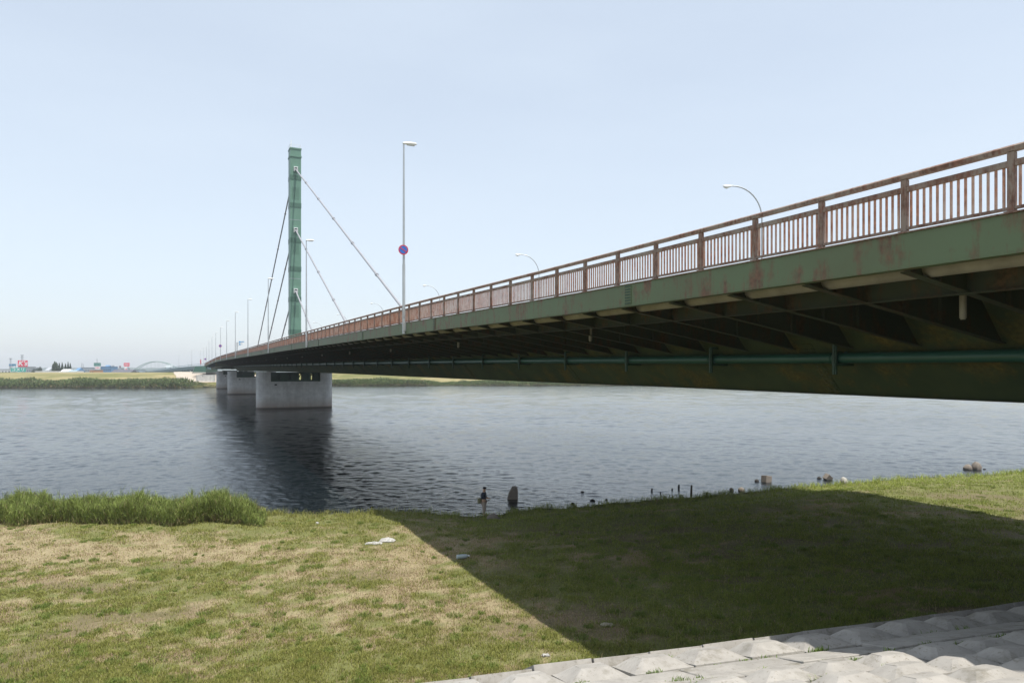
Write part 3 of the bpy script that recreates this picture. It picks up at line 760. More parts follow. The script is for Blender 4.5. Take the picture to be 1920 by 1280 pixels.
# tufts in block joints
for i in range(130):
    a_ = RNG.uniform(-3, 15); q_ = RNG.choice([.02, 1.07, 1.95, 2.3, 3.2, 4.1, 5.0, 5.9])
    P = slope_pt(a_, q_)
    n2 = int(RNG.integers(14, 50)); 
    cx.append(P.x+RNG.normal(0,.08,n2)*TA[0]); cy.append(P.y+RNG.normal(0,.08,n2)*TA[1]+RNG.normal(0,.015,n2)); hh.append(RNG.uniform(.04,.17)*RNG.uniform(.4,1,n2)); cc_.append(np.array([.15,.22,.05])*RNG.uniform(.7,1.4,(n2,1)))
X = np.concatenate(cx); Y = np.concatenate(cy); H = np.concatenate(hh); col = np.concatenate(cc_); Z, S, Q = ground_z(X, Y)
Z = np.where(Q > -.5, Z+.06, Z)
blades('weeds', np.stack([X,Y,Z], -1), H, .018+np.zeros(len(X)), RNG.uniform(.2,1.2,len(X)), col, M_LEAF, 'scattered broad green weeds in the turf and between blocks', 'weeds')
# dead stalks and seed heads standing in the turf
n_ = 5200; Y = 1/RNG.uniform(1/48., 1/15.8, n_); X = RNG.uniform(-.8, .8, n_)*Y; Z, S, Q = ground_z(X, Y)
ok = (S > .1) & (Q < -4.7) & (fbm(X*.5, Y*.5, 140, 3) > .5); X, Y, Z = X[ok], Y[ok], Z[ok]
blades('dry_stalks', np.stack([X,Y,Z], -1), RNG.uniform(.12,.38,len(X)), .012+np.zeros(len(X)), RNG.uniform(.1,.9,len(X)), np.array([.42,.35,.2])*RNG.uniform(.5,1.2,(len(X),1)), M_LEAF, 'thin dead stalks standing in the turf', 'dry stalks')
# reeds
def reeds(name, X, Y, Z, Hm, per, lw, label, gcol, strw=.06):
    n0 = len(X); Xr = np.repeat(X, per)+RNG.normal(0, lw*2.0, n0*per); Yr = np.repeat(Y, per)+RNG.normal(0, lw*2.0, n0*per)
    Hs = np.repeat(Hm, per); t = RNG.uniform(0, .9, n0*per); Zr = np.repeat(Z, per)+Hs*t
    Lf = Hs*RNG.uniform(.18,.38, n0*per)
    c = gcol*RNG.uniform(.6, 1.35, (n0*per, 1))*np.repeat(RNG.uniform(.7,1.25,(n0,1)), per, 0)
    low = RNG.uniform(0,1,n0*per) < np.clip(.6-t*1.5, strw, 1)
    c = np.where(low[:, None], np.array([.27,.22,.11])*RNG.uniform(.6,1.2,(n0*per,1)), c)
    return blades(name, np.stack([Xr,Yr,Zr], -1), Lf, lw+np.zeros(n0*per), RNG.uniform(.15,1.25,n0*per), c, M_LEAF, label, 'reeds')
n_ = 5200
px = RNG.uniform(-130, 497, n_); dep = RNG.uniform(0, 1, n_)
Yc = 37.3+dep*3.2; X = (px-960)/F*Yc; 
Z, S, Q = ground_z(X, Y := Yc+.7*(vnoise(X*.6, X*0, 12)-.5)*2)
hm = 1.0+.32*(vnoise(X*.7, X*0+3, 15)-.5)*2*.6+.5*(vnoise(X*2.2, Y*1.5, 16)-.5)+RNG.uniform(-.15,.2,n_); hm = hm*np.clip((503-px)/45, .35, 1)*(.86+.28*vnoise(px*.03, px*0+4, 19))
hm = np.where(np.abs(px-92) < 9, hm+.35, hm)+np.where(RNG.uniform(0,1,n_) < .06, RNG.uniform(.1,.5,n_), 0)
reeds('reeds', X, Y, Z, hm, 30, .022, 'dense green reed bed along the near water edge at left', np.array([.19,.235,.06]))
# far bank reeds
n_ = 15000
X = RNG.uniform(-330, 300, n_); s_ = RNG.uniform(-.8, 12, n_)
X = X[:]; Yf = np.interp(X, FX, FY)+s_
tall = np.interp(X, [-330,-180,-172,-150,-120,-80,-55,-45,-20,20,300], [3.3,3.7,.3,.2,2.6,3.2,2.6,1.0,2.2,2.0,2.4]); 
hm = tall*(.75+.5*vnoise(X*.12, s_*.1, 77))*RNG.uniform(.75,1.1,n_)
Z, S = far_z(X, Yf)
reeds('far_reeds', X, Yf, Z, hm, 14, .30, 'band of dark green reeds and bushes lining the far water edge', np.array([.12,.165,.055]))

# trees
def crown_blades(center, rx, ry, rz, n_, size, base, shape='round'):
    P = RNG.normal(0, 1, (n_, 3)); P /= np.linalg.norm(P, axis=1)[:, None]
    lob = .75+.35*vnoise(P[:,0]*2.5+center[0], P[:,1]*2.5+P[:,2]*2.1, 5)
    rr = (RNG.uniform(0,1,n_)**.35)*lob; P = P*rr[:, None]
    if shape == 'cone': t = (P[:,2]+1)/2; P[:,0] *= (1.15-t); P[:,1] *= (1.15-t)
    V0 = np.array(center)+P*np.array([rx, ry, rz]); cols = base*RNG.uniform(.55,1.5,(n_,1))*(.85+.4*vnoise(P[:,0]*3, P[:,2]*3, 9))[:, None]
    return V0, cols
def leaf_mesh(name, V0, cols, size, parent):
    n_ = len(V0); A = RNG.normal(0,1,(n_,3)); A /= np.linalg.norm(A,axis=1)[:,None]; B = np.cross(A, RNG.normal(0,1,(n_,3))); B /= np.linalg.norm(B,axis=1)[:,None]
    A *= size; B *= size*.8
    V = np.stack([V0-A-B, V0+A-B*.6, V0+A*.7+B, V0-A*.8+B*.7], 1).reshape(-1, 3); Fq = np.arange(n_*4).reshape(-1, 4)
    return np_mesh(name, V, Fq, 4, M_LEAF, np.repeat(cols, 4, 0), parent)
M_TRUNK = plain('bark', (.10,.075,.05), .9)
def tree(name, x, y, z, h, wd, label, cat='tree', shape='round', base=(.05,.085,.03), n_=1100, trunk=.18, group=None):
    root = empty(name, (x, y, z)); tag(root, label, cat, group)
    mb = MB(); mb.tube([(0,0,-.5),(wd*.02,0,h*.35),(-.02*wd,0,h*.8)], [h*.03,h*.022,h*.006], 7)
    for i in range(5):
        a_ = i*1.3; z0 = h*(trunk+.1+.09*i); mb.tube([(0,0,z0),(math.cos(a_)*wd*.25,math.sin(a_)*wd*.25,z0+h*.12)], [h*.01,h*.004], 5)
    mb.build('trunk', M_TRUNK, root)
    V0, c = crown_blades((0,0,h*(trunk+(1-trunk)/2)), wd/2, wd/2, h*(1-trunk)/2, n_, 1, np.array(base), shape)
    leaf_mesh('crown', V0, c, h*.028, root); return root
def px_tree(name, x0, x1, ytop, Z, base_z, label, **kw):
    zt = EYE-(ytop-HY)/F*Z; cx_ = PX((x0+x1)/2, Z); return tree(name, cx_, Z, base_z, zt-base_z, (x1-x0)/F*Z, label, **kw)
px_tree('broadleaf_tree', 97, 109, 677.5, 640, 2, 'rounded leafy tree left of the row of pointed trees beyond the far levee')
for i, (a_, b_, yt) in enumerate(((107,115,680.5),(112,121,680),(118,127,681),(124,131,679),(128,135.5,681))):
    px_tree('conifer_tree', a_, b_, yt, 645+i*3, 2, ['first','second','third','fourth','last'][i]+' pointed tree from the left in the row beyond the far levee', shape='cone', base=(.04,.07,.035), trunk=.08, group='pointed trees beyond the levee')
px_tree('broadleaf_tree', 71, 79, 686.5, 700, 2, 'small dark tree above the low bushes behind the levee', base=(.045,.07,.04), n_=500)
px_tree('bush', 58, 68, 690, 690, 2, 'left half of the low dark bushes behind the levee', cat='bush', base=(.045,.07,.04), n_=500, trunk=.02)
px_tree('bush', 65, 75, 689, 695, 2, 'right half of the low dark bushes behind the levee', cat='bush', base=(.045,.07,.04), n_=500, trunk=.02)
for i, (a_, b_, yt, yb, lab) in enumerate(((748,790,711.5,0,'wide round bush on the far shore below the bridge girder'),(857,879,711.0,0,'compact round bush on the far shore, left of two under the girder'),
                                        (893,962,713.0,0,'long low willow clump at the far water edge under the girder'),(950,982,714.5,0,'dark bush leaning over the far water under the girder'),
                                        (1000,1060,715.5,0,'pale low scrub at the far right end of the visible bank'))):
    Z = 436; px_tree('bush', a_, b_, yt, Z, .3, lab, cat='bush', base=(.06,.10,.04), n_=1500, trunk=.02)
for i, (a_, b_, yt, lab) in enumerate(((300,322,704,'dark shrub on the far slope left of the pale levee facing'),(322,343,706,'low scrub nearest the pale levee facing on the far slope'))):
    px_tree('bush', a_, b_, yt, 392, 1.2, lab, cat='bush', base=(.10,.11,.05), n_=500, trunk=.02)
# pale concrete facing on the far levee by the bridge end
mb = MB(); Z0 = np.array([PX(343,415),]); 
pts = []
for sx, (xa) in enumerate((343, 402)):
    pass
rows = []
for s in (28, 40, 52, 62, 72, 80, 84):
    row = []
    for xpx in np.linspace(340 if s > 60 else 345, 470, 12):
        yy = 368+s; X_ = PX(xpx, yy+10); yv = float(np.interp(X_, FX, FY))+s; z_, _ = far_z(np.array([X_]), np.array([yv])); row.append(Vector((X_, yv, float(z_[0])+.35)))
    rows.append(row)
vv = [v for r_ in rows for v in r_]; m_ = 12
mb.add(vv, [(i*m_+k, i*m_+k+1, (i+1)*m_+k+1, (i+1)*m_+k) for i in range(len(rows)-1) for k in range(m_-1)])
tag(mb.build('levee_slope_paving', plain('pale_facing', (.42,.36,.29), .9, 0, .08, .3)), 'pale concrete facing on the far levee under the bridge end', 'paving', kind='structure')

# ------------------------------------------------------------------ approach viaduct curving away beyond the bridge
via = empty('approach_viaduct', (PX(376,440), 440, 0)); tag(via, 'pale blue green approach viaduct curving away left beyond the end of the bridge', 'viaduct')
vp = [(389,684.2,415),(376,685.0,440),(358,686.2,480),(335,688.6,540),(310,692.0,620),(290,694.6,710),(268,697.0,840),(246,698.6,980)]
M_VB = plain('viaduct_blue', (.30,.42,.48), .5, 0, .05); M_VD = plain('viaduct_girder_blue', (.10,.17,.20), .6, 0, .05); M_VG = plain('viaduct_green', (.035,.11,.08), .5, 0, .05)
def vsec(y0, z0, z1, wd):
    rings = []
    for x, y, Z in vp:
        p = at(x, y, Z)-via.location; rings.append([Vector((p.x, p.y+0, p.z+z0)), Vector((p.x+2, p.y+wd, p.z+z0)), Vector((p.x+2, p.y+wd, p.z+z1)), Vector((p.x, p.y, p.z+z1))])
    return rings
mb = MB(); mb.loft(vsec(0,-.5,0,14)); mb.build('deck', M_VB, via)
mb = MB(); mb.loft([[v+Vector((0,.6,0)) for v in r_] for r_ in vsec(0,-2.5,-.503,12)]); mb.build('girder', M_VD, via)
mb = MB(); mb.loft(vsec(0,.9,1.02,.1)); 
for x, y, Z in vp:
    p = at(x, y, Z)-via.location; mb.box((p.x, p.y+.05, p.z+.5), (.15,.1,1.0))
mb.build('railing', M_VB, via)
for i, (x, Z) in enumerate(((340,530),(346,515),(352,500),(357,488),(335,545))):
    y = float(np.interp(x, [246,268,290,310,335,358,376], [698.6,697,694.6,692,688.6,686.2,685])); p = at(x, y, Z)-via.location
    mb = MB(); mb.box((p.x+1, p.y+5, (p.z-2.5)/2+1), (1.0, 2.4, p.z-2.5-.0)); mb.build('support', M_VB, via)
mb = MB(); 
q = [at(361.0,697.5,418)-via.location, at(366.5,686.8,418)-via.location, at(386,687.5,418)-via.location, at(386,697.5,418)-via.location]
mb.add([v for v in q]+[v+Vector((2,12,0)) for v in q], [(0,1,2,3),(7,6,5,4),(0,1,5,4),(1,2,6,5),(2,3,7,6),(3,0,4,7)]); mb.build('end_girder', M_VG, via)
mb = MB(); a_ = at(362,699,414)-via.location; b_ = at(384,699,414)-via.location; mb.bar(a_, b_, 3, .9); mb.build('bearing_shelf', M_CONC, via)
# lamps standing on the viaduct
for i, (x, yb, yt, Z, lab) in enumerate(((387,676,649,420,'thin lamp pole at the far end of the rusty railing'),(381.8,680,652,440,'thin lamp pole just right of the red white post'),(375.3,685,656,450,'lamp pole with a crooked head at the left end of the bridge'),
                        (359.2,686.5,655,470,'lone thin lamp pole on the viaduct left of the bridge end'),(335.2,688.5,664,540,'thin lamp pole on the viaduct just right of the arch'),(295.5,693.5,674,700,'thin lamp pole in front of the middle of the arch'),(352.4,687,680,492,'short post on the viaduct left of the bridge end'))):
    o = copy_tree(sl); b_ = at(x, yb, Z); o.location = b_+Vector((0,.3,0)); k_ = (yb-yt)/F*Z/10.3
    for ch in kids(o): ch.scale = (1.3, 1.3, k_)
    tag(o, lab, 'street lamp', 'distant lamps on the approach viaduct')
mb = MB(); p = at(376.4, 681.5, 446); mb.box((p.x,p.y,p.z+1.0),(.55,.3,3.2)); o = mb.build('marker_post', M_RED); tag(o, 'dark red marker post at the left end of the bridge railing', 'post')
# truck
tr = empty('truck', at(312.5, 690.6, 628)); tag(tr, 'tiny white truck driving on the distant viaduct', 'truck')
tr.location.y += 3
mb = MB(); mb.box((1.0,0,2.1),(4.6,2.2,2.3)); mb.build('cargo_box', M_WHITE, tr)
mb = MB(); mb.loft([[Vector((x,yy,zz)) for yy, zz in ((-1,.7),(1,.7),(1,zt),(-1,zt))] for x, zt in ((-2.9,1.5),(-2.6,2.5),(-1.4,2.6))]); mb.build('cab', M_WHITE, tr)
for x in (-2.1, 2.2):
    mb = MB(); mb.tube([(x,-1.1,.45),(x,-.8,.45)], .45, 14); mb.build('wheel', M_DARK, tr)
# arch bridge far away
ab = empty('arch_bridge', (PX(292,1150), 1150, 2)); tag(ab, 'pale green tied arch bridge far behind the levee', 'bridge')
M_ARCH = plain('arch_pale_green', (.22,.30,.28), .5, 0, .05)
for dy in (0, 9):
    pts = []
    for i in range(25):
        t = i/24; x = 247+89*t; y = 697-19.5*(1-(2*t-1)**2); pts.append(at(x, y, 1150)-ab.location+Vector((0,dy,0)))
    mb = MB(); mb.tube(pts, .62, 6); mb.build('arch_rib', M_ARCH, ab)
    mb = MB()
    for i in range(2, 23, 2): mb.tube([pts[i], Vector((pts[i].x, pts[i].y, pts[0].z))], .09, 5)
    mb.build('arch_hangers', M_ARCH, ab)
mb = MB(); a_ = at(240,696.2,1150)-ab.location; b_ = at(345,696.2,1150)-ab.location; mb.bar(a_+Vector((0,4.5,0)), b_+Vector((0,4.5,0)), 9, 1.6); mb.build('deck', M_ARCH, ab)

# ------------------------------------------------------------------ town beyond the levee
M_BW = plain('wall_white', (.6,.6,.6), .7, 0, .05); M_BG = plain('wall_grey', (.34,.36,.38), .7, 0, .05); M_BB = plain('wall_blue', (.10,.22,.38), .6, 0, .05)
M_BD = plain('roof_dark', (.10,.10,.12), .7, 0, .05); M_BO = plain('wall_orange', (.55,.28,.15), .7, 0, .05); M_WIN = plain('window_dark', (.05,.07,.09), .3, 0, .05)
M_TEAL = plain('sign_teal', (.01,.38,.30), .4, 0, .02); M_SRED = plain('sign_bright_red', (.72,.03,.08), .4, 0, .02); M_SGRN = plain('sign_green', (.02,.17,.12), .4, 0, .02); M_SWH = plain('sign_white', (.75,.75,.75), .4, 0, .02); M_LIT = plain('litter_white', (.42,.41,.39), .8, 0, .25, 9)
def building(x0, x1, yt, Z, label, wall, roof, gable=False, dep=14, nwin=4, zb=2.0, cat='building'):
    zt = EYE-(yt-HY)/F*Z; X0, X1 = PX(x0, Z), PX(x1, Z); c = (X0+X1)/2; wd = X1-X0; h = zt-zb
    root = empty('building', (c, Z+dep/2, zb)); tag(root, label, cat)
    hw = h if not gable else h*.62
    mb = MB(); mb.box((0,0,hw/2),(wd,dep,hw)); mb.build('wall', wall, root)
    mb = MB()
    if gable: 
        pr = [(-dep/2-.4,hw+.003),(dep/2+.4,hw+.003),(0,h)]; mb.loft([[Vector((x,y,z)) for y,z in pr] for x in (-wd/2-.4, wd/2+.4)])
    else: mb.box((0,0,h+.153),(wd+.5,dep+.5,.3))
    mb.build('roof', roof, root)
    for i in range(nwin):
        x = -wd/2+wd*(i+.5)/nwin; mb = MB(); mb.box((x,-dep/2-.03,hw*.72),(wd/nwin*.55,.08,min(1.3,hw*.3))); mb.build('window', M_WIN, root)
    return root
building(-40, 20, 692.2, 640, 'long low white building at the left edge beyond the levee', M_BW, M_BG, nwin=10)
building(46, 58, 689.6, 700, 'white framed grey building right of the teal sign', M_BG, M_BW, nwin=3)
building(34, 50, 687.6, 720, 'grey roofed shed directly under the red sign', M_BG, M_BG, nwin=3)
building(84, 91, 688.5, 900, 'pale lavender house right of the dark bushes', M_BG, M_BG, gable=True, nwin=2)
building(110, 124, 691.8, 600, 'white roofed shed in front of the pointed trees', M_BG, M_SWH, gable=True, nwin=3)
building(139, 145, 689.5, 760, 'dark blue house right of the pointed trees', M_BB, M_BB, gable=True, nwin=2)
building(144.5, 151, 689.3, 800, 'small white house next to the dark blue house', M_BW, M_BG, gable=True, nwin=2)
building(151, 176, 689.2, 780, 'wide grey building between the blue house and the green sign', M_BG, M_BD, nwin=6)
building(168, 176, 693.5, 620, 'small orange walled building left of the green sign', M_BO, M_BG, nwin=2)
building(189, 208, 687.3, 800, 'blue building right of the green sign', M_BB, M_BB, nwin=6)
building(193, 200, 684.2, 840, 'blue gabled roof rising behind the blue building', M_BB, M_BB, gable=True, nwin=2)
building(207, 243, 692.6, 610, 'wide building with dark grey roof below the red and white sign', M_BW, M_BD, gable=True, nwin=8)
building(208, 216, 689.0, 820, 'white building with sloped roof right of the blue building', M_BW, M_BG, gable=True, nwin=2)
building(219, 232, 690.5, 880, 'low grey building left of the red and white sign', M_BG, M_BG, nwin=4)
building(121, 136, 693.8, 590, 'low shed with pale teal roof right of the pointed trees', M_BW, M_VB, gable=True, nwin=3)
building(243, 262, 693.4, 900, 'low teal roofed building under the left end of the arch', M_BG, M_VG, nwin=4)
building(350, 356, 690.2, 700, 'small white house seen under the viaduct', M_BW, M_BG, nwin=2)
def text_on(txt, size, loc_, mat, parent, name='lettering', sx=1.0, shear=0.0):
    cu = bpy.data.curves.new(name, 'FONT'); cu.body = txt; cu.size = size; cu.align_x = 'CENTER'; cu.align_y = 'CENTER'; cu.extrude = .04; cu.shear = shear; cu.offset = size*.02
    o = bpy.data.objects.new(name, cu); COL.objects.link(o); o.parent = parent; o.location = loc_; o.rotation_euler = (R(90), 0, 0); o.scale = (sx, 1, 1)
    o.data.materials.append(mat); bpy.context.view_layer.update()
    me = bpy.data.meshes.new_from_object(o.evaluated_get(bpy.context.evaluated_depsgraph_get()))
    o2 = bpy.data.objects.new('lettering', me); COL.objects.link(o2); o2.parent = parent; o2.location = loc_; o2.rotation_euler = (R(90),0,0); o2.scale = (sx,1,1)
    bpy.data.objects.remove(o); return o2
def sign(x0, y0, x1, y1, Z, label, m, legs=True, txt=None, tm=None, size=1, sx=1, shear=0, name='billboard'):
    a_, b_ = at(x0,y0,Z), at(x1,y1,Z); c = (a_+b_)/2; root = empty(name, (c.x, Z, 2.0)); tag(root, label, 'sign')
    wd, hh_ = b_.x-a_.x, a_.z-b_.z
    mb = MB(); mb.box((0,0,c.z-2),(wd,.5,hh_)); mb.build('board', m, root)
    mb = MB()
    for s_ in (-.3, .3): mb.tube([(wd*s_,.3,0),(wd*s_,.3,c.z-2+hh_*.4)], .22, 8)
    mb.build('support_legs', M_GALV, root)
    if txt: text_on(txt, size, (0,-.30,c.z-2), tm or M_SWH, root, sx=sx, shear=shear)
    return root, c, wd, hh_
Zs = 640
sign(33.6, 675.4, 51.6, 687.2, Zs, 'large red billboard with slanted white letters beyond the levee', M_SRED, txt="K's", size=6.0, sx=1.15, shear=.25)
sign(20.5, 689.4, 48.2, 696.6, Zs-3, 'wide teal billboard with white characters below the red one', M_TEAL, txt='\u30b3\u30e1\u30ea', size=3.6, sx=1.2)
sign(17, 682.0, 21.2, 686.0, Zs, 'tiny dark blue sign beside the lattice mast', M_BB)
sign(22.4, 682.0, 29.6, 685.8, Zs+2, 'small teal and blue sign between lattice mast and red billboard', plain('sign_teal_blue', (.03,.22,.36), .4, 0, .3, .25))
root, c, wd, hh_ = sign(176.2, 680.1, 188.8, 686.2, 660, 'dark green billboard on a mast beyond the levee', M_SGRN)
for i in range(4):
    mb = MB(); mb.box((-wd*.33+i*wd*.22, -.28, c.z-2), (wd*.09, .04, hh_*.35)); mb.build('lettering', M_VB, root)
root, c, wd, hh_ = sign(178.3, 686.5, 187.8, 692.2, 660, 'white signboard with red marks directly under the dark green billboard', M_SWH)
for i in range(3):
    mb = MB(); mb.box((-wd*.28+i*wd*.28, -.28, c.z-2), (wd*.14, .04, hh_*.5)); mb.build('lettering', M_SRED, root)
root, c, wd, hh_ = sign(232.4, 680.2, 242.6, 686.4, 650, 'red and white billboard left of the far arch bridge', M_SRED)
mb = MB(); mb.box((0,-.28,c.z-2),(wd*.8,.04,hh_*.22)); mb.build('lettering', M_SWH, root)
root, c, wd, hh_ = sign(233.4, 686.8, 238.6, 694.0, 650, 'tall narrow white sign under the red and white billboard', M_SWH)
mb = MB(); mb.box((wd*.2,-.28,c.z-2-hh_*.2),(wd*.3,.04,hh_*.4)); mb.build('lettering', M_SRED, root)
sign(209.3, 684.6, 214.2, 688.2, 860, 'small grey signboard on a frame between blue building and red sign', M_BG)
sign(224.0, 685.6, 226.4, 688.4, 760, 'tiny maroon sign left of the red and white billboard', plain('sign_maroon', (.2,.05,.1), .5, 0, .05))
def mast(x, y0, y1, Z, r, label, plat=()):
    root = empty('antenna_mast', (PX(x,Z), Z, 2)); tag(root, label, 'mast'); zt = EYE-(y0-HY)/F*Z-2
    mb = MB()
    for sx in (-1,1):
        for sy in (-1,1): mb.tube([(sx*r,sy*r,0),(sx*r*.5,sy*r*.5,zt)], .09, 5)
    n_ = 12
    for i in range(n_):
        z0, z1 = zt*i/n_, zt*(i+1)/n_; s_ = r*(1-.5*i/n_)
        mb.bar((-s_,-s_,z0),(s_,-s_,z1),.1,.1); mb.bar((s_,-s_,z0),(-s_,-s_,z1),.1,.1)
    mb.build('lattice', M_BG, root)
    if plat:
        mb = MB()
        for f in plat: mb.tube([(0,0,zt*f),(0,0,zt*f+.6)], r*1.6, 10)
        mb.build('platform', M_BG, root)
    return root
mast(20, 671.5, 697, 660, .9, 'grey lattice mast with platforms left of the red billboard', (.97,.6))
mast(41.5, 665.0, 697, 690, .9, 'tall mast with antennas rising behind the red billboard', (.97,.88))
mast(182, 672.0, 697, 690, .25, 'thin mast rising behind the dark green billboard')
mast(153.4, 680.5, 697, 850, .3, 'left one of two thin masts between trees and green billboard')
mast(156.0, 681.8, 697, 850, .3, 'right one of two thin masts between trees and green billboard')
mast(107.2, 679.5, 697, 800, .2, 'thin pole among the pointed trees')
# roadside wall on the levee crown
mb = MB(); a_ = PX(58, 446); b_ = PX(150, 446); mb.box(((a_+b_)/2, 450, 8.65), (b_-a_, .3, .7)); tag(mb.build('guard_wall', M_BW), 'low white guard wall on the crown of the far levee', 'wall')
# hills
def hill(pts, Z, label):
    mb = MB(); n_ = 60; rings = []
    xs_ = np.linspace(pts[0][0], pts[-1][0], n_)
    for x in xs_:
        y = float(np.interp(x, [p[0] for p in pts], [p[1] for p in pts]))+(vnoise(np.array([x*.11]), np.array([.5]), 3)[0]-.5)*1.6
        z = EYE-(y-HY)/F*Z; X_ = PX(x, Z); rings.append([Vector((X_, Z-160, 1)), Vector((X_, Z-60, 1+(z-1)*.7)), Vector((X_, Z, z)), Vector((X_, Z+120, 1))])
    mb.loft(rings); o = mb.build('hills', plain('wooded_hills', (.05,.08,.06), .9, 0, .2, .02), smooth=True); tag(o, label, 'hills', kind='structure')
hill([(-300,694),(60,693),(90,688.5),(140,689.5),(200,688),(260,689.5),(330,688.5),(370,690),(420,693)], 2900, 'low blue hills on the far horizon')
hill([(400,690),(640,689),(900,691),(1500,690),(2400,692)], 2950, 'low hills behind the bridge')

# ------------------------------------------------------------------ things in and beside the water
def rock(name, px, py, z, wpx, hpx, label, mat=M_ROCK, seed=0, cat='rock', dpt=1.0, sharp=False):
    p = at_z(px, py, z); wd = wpx/F*p.y; ht = hpx/F*p.y*(.8 if mat is M_ROCKD else 1); rr = random.Random(seed+int(px))
    mb = MB(); n_ = 9; rings = []
    for t, s_ in ((-.35,.9),(0,1.0),(.35,.98),(.7,.78),(.93,.45),(1.0,.15)):
        rings.append([Vector((math.cos(2*math.pi*k/n_)*wd/2*s_*(1+rr.uniform(-.16,.16)), math.sin(2*math.pi*k/n_)*wd/2*dpt*s_*(1+rr.uniform(-.16,.16)), ht*t*(1+rr.uniform(-.08,.08)))) for k in range(n_)])
    mb.loft(rings); o = mb.build(name, mat, smooth=not sharp); o.location = p; o.rotation_euler = (0,0,rr.uniform(0,3)); tag(o, label, cat); return o
# slanted block stub in the shade
p = at_z(962, 934, 0); k_ = p.y/F
mb = MB(); pr = [(-13*k_,-.3),(9*k_,-.3),(9*k_,14*k_),(8*k_,20*k_),(5*k_,22.5*k_),(-1*k_,22*k_),(-4*k_,18*k_),(-8*k_,11*k_)]
mb.loft([[Vector((x*s_, y, z*s_ if z > 0 else z)) for x, z in pr] for y, s_ in ((-.35,.9),(-.28,1),(.28,1),(.35,.9))]); o = mb.build('concrete_stub', M_ROCK); o.location = p; tag(o, 'slanted brown concrete stub standing in the water right of the angler', 'concrete stub')
rock('boulder', 925, 976, .15, 26, 13, 'brown boulder on the grass at the feet of the angler', seed=2, dpt=.7)
for (x, y, w_, h_, lab) in ((1092,922.5,7,3,'small dark rock right of the slanted stub, farther out'),(1111,938.5,10,4,'dark flat rock in the water nearest the shaded bank'),(1074,944.5,7,4,'dark rock half hidden at the shaded bank edge'),(1137,936.5,5,2.5,'tiny dark rock right of the dark flat rock'),
                        (1419,902.5,9,5.5,'dark rock touching the tilted cube'),(1536,897,8,5,'small dark rock left of the wedge stone'),(1846,879.5,5,2,'tiny dark stone right of the twin boulders')):
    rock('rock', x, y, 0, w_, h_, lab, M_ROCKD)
for (x, y, w_, h_, lab) in ((1371.5,920,8,6,'small pale rock left of the bigger pale rock near the bank'),(1390,920,12,7,'pale rock by the shaded bank below the tilted cube'),(1815,879.5,16,9,'lower left one of the twin boulders out in the sunlit water'),(1831,879.5,17,14,'taller right one of the twin boulders out in the sunlit water')):
    rock('rock', x, y, 0, w_, h_, lab, M_ROCK)
rock('boulder', 1582, 905, .9, 14, 11, 'rounded boulder on the bank where the shadow begins', seed=5, mat=M_CONC)
for (x, y, w_, h_, lab) in ((1222,921,3.6,6,'short dark stake leftmost of the row in the water'),(1238,925,2.6,3.6,'tiny stake just right of the leftmost stake'),(1260,918,3,3,'tiny farther stake left of the tall dark one'),(1272.5,917,4,9,'dark stake standing farthest out in the row'),
                        (1260,931.5,2.6,3,'tiny nearer stake left of the tall pale post'),(1296,933,4.6,24,'tall weathered wooden post at the bank edge'),(1325,928,4,6,'short dark stake right of the tall weathered post')):
    z_ = 0 if h_ < 20 else .1; p = at_z(x, y, z_); k_ = p.y/F; mb = MB()
    mb.tube([(0,0,-.4),(.01,0,h_*k_*.6),(.03,.01,h_*k_)], [w_*k_/2, w_*k_/2*.92, w_*k_/2*.7], 8)
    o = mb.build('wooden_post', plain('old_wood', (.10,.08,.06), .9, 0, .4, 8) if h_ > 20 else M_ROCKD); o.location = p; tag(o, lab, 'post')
def slab(px, py, size, rot, label, z=0):
    p = at_z(px, py, z); mb = MB(); mb.box((0,0,0), size); o = mb.build('concrete_cube', M_ROCK); o.location = p+Vector((0,0,size[2]*.28)); o.rotation_euler = rot
    bv = o.modifiers.new('b', 'BEVEL'); bv.width = .03; bv.segments = 2; tag(o, label, 'concrete block')
slab(1437, 902.5, (.62,.6,.62), (R(-8),R(12),R(24)), 'tilted concrete cube sticking out of the water')
slab(1552, 898.5, (.55,.5,.5), (R(10),R(38),R(20)), 'wedge shaped concrete block poking out of the water left of the bank')
# litter
def crumple(px, py, wd, dp, ht, label, seed, name, cat, mat):
    p = at_z(px, py, .8); z_, _, _ = ground_z(np.array([p.x]), np.array([p.y])); p.z = float(z_[0])+.04
    rr = random.Random(seed); mb = MB(); n_ = 7; m_ = 4; vv = []
    for j in range(m_):
        for i in range(n_): vv.append((wd*(i/(n_-1)-.5)+rr.uniform(-.03,.03), dp*(j/(m_-1)-.5)+rr.uniform(-.04,.04), ht*rr.uniform(.2,1)*(0 if j in (0,m_-1) or i in (0,n_-1) else 1)))
    nb = len(vv); vv += [(x,y,-.03) for x,y,z in vv[:]]
    fs = [(j*n_+i, j*n_+i+1, (j+1)*n_+i+1, (j+1)*n_+i) for j in range(m_-1) for i in range(n_-1)]
    fs += [tuple(q+nb for q in f[::-1]) for f in fs]
    per = list(range(n_))+[j*n_+n_-1 for j in range(1,m_)]+[(m_-1)*n_+i for i in range(n_-2,-1,-1)]+[j*n_ for j in range(m_-2,0,-1)]
    fs += [(per[i], per[(i+1)%len(per)], per[(i+1)%len(per)]+nb, per[i]+nb) for i in range(len(per))]
    mb.add(vv, fs); o = mb.build(name, mat); o.location = p; o.rotation_euler = (0,0,rr.uniform(-.2,.3)); tag(o, label, cat)
crumple(726, 1015, .72, .34, .16, 'right crumpled white sheet lying in the sunlit grass by the shadow edge', 3, 'plastic_sheet', 'litter', M_LIT)
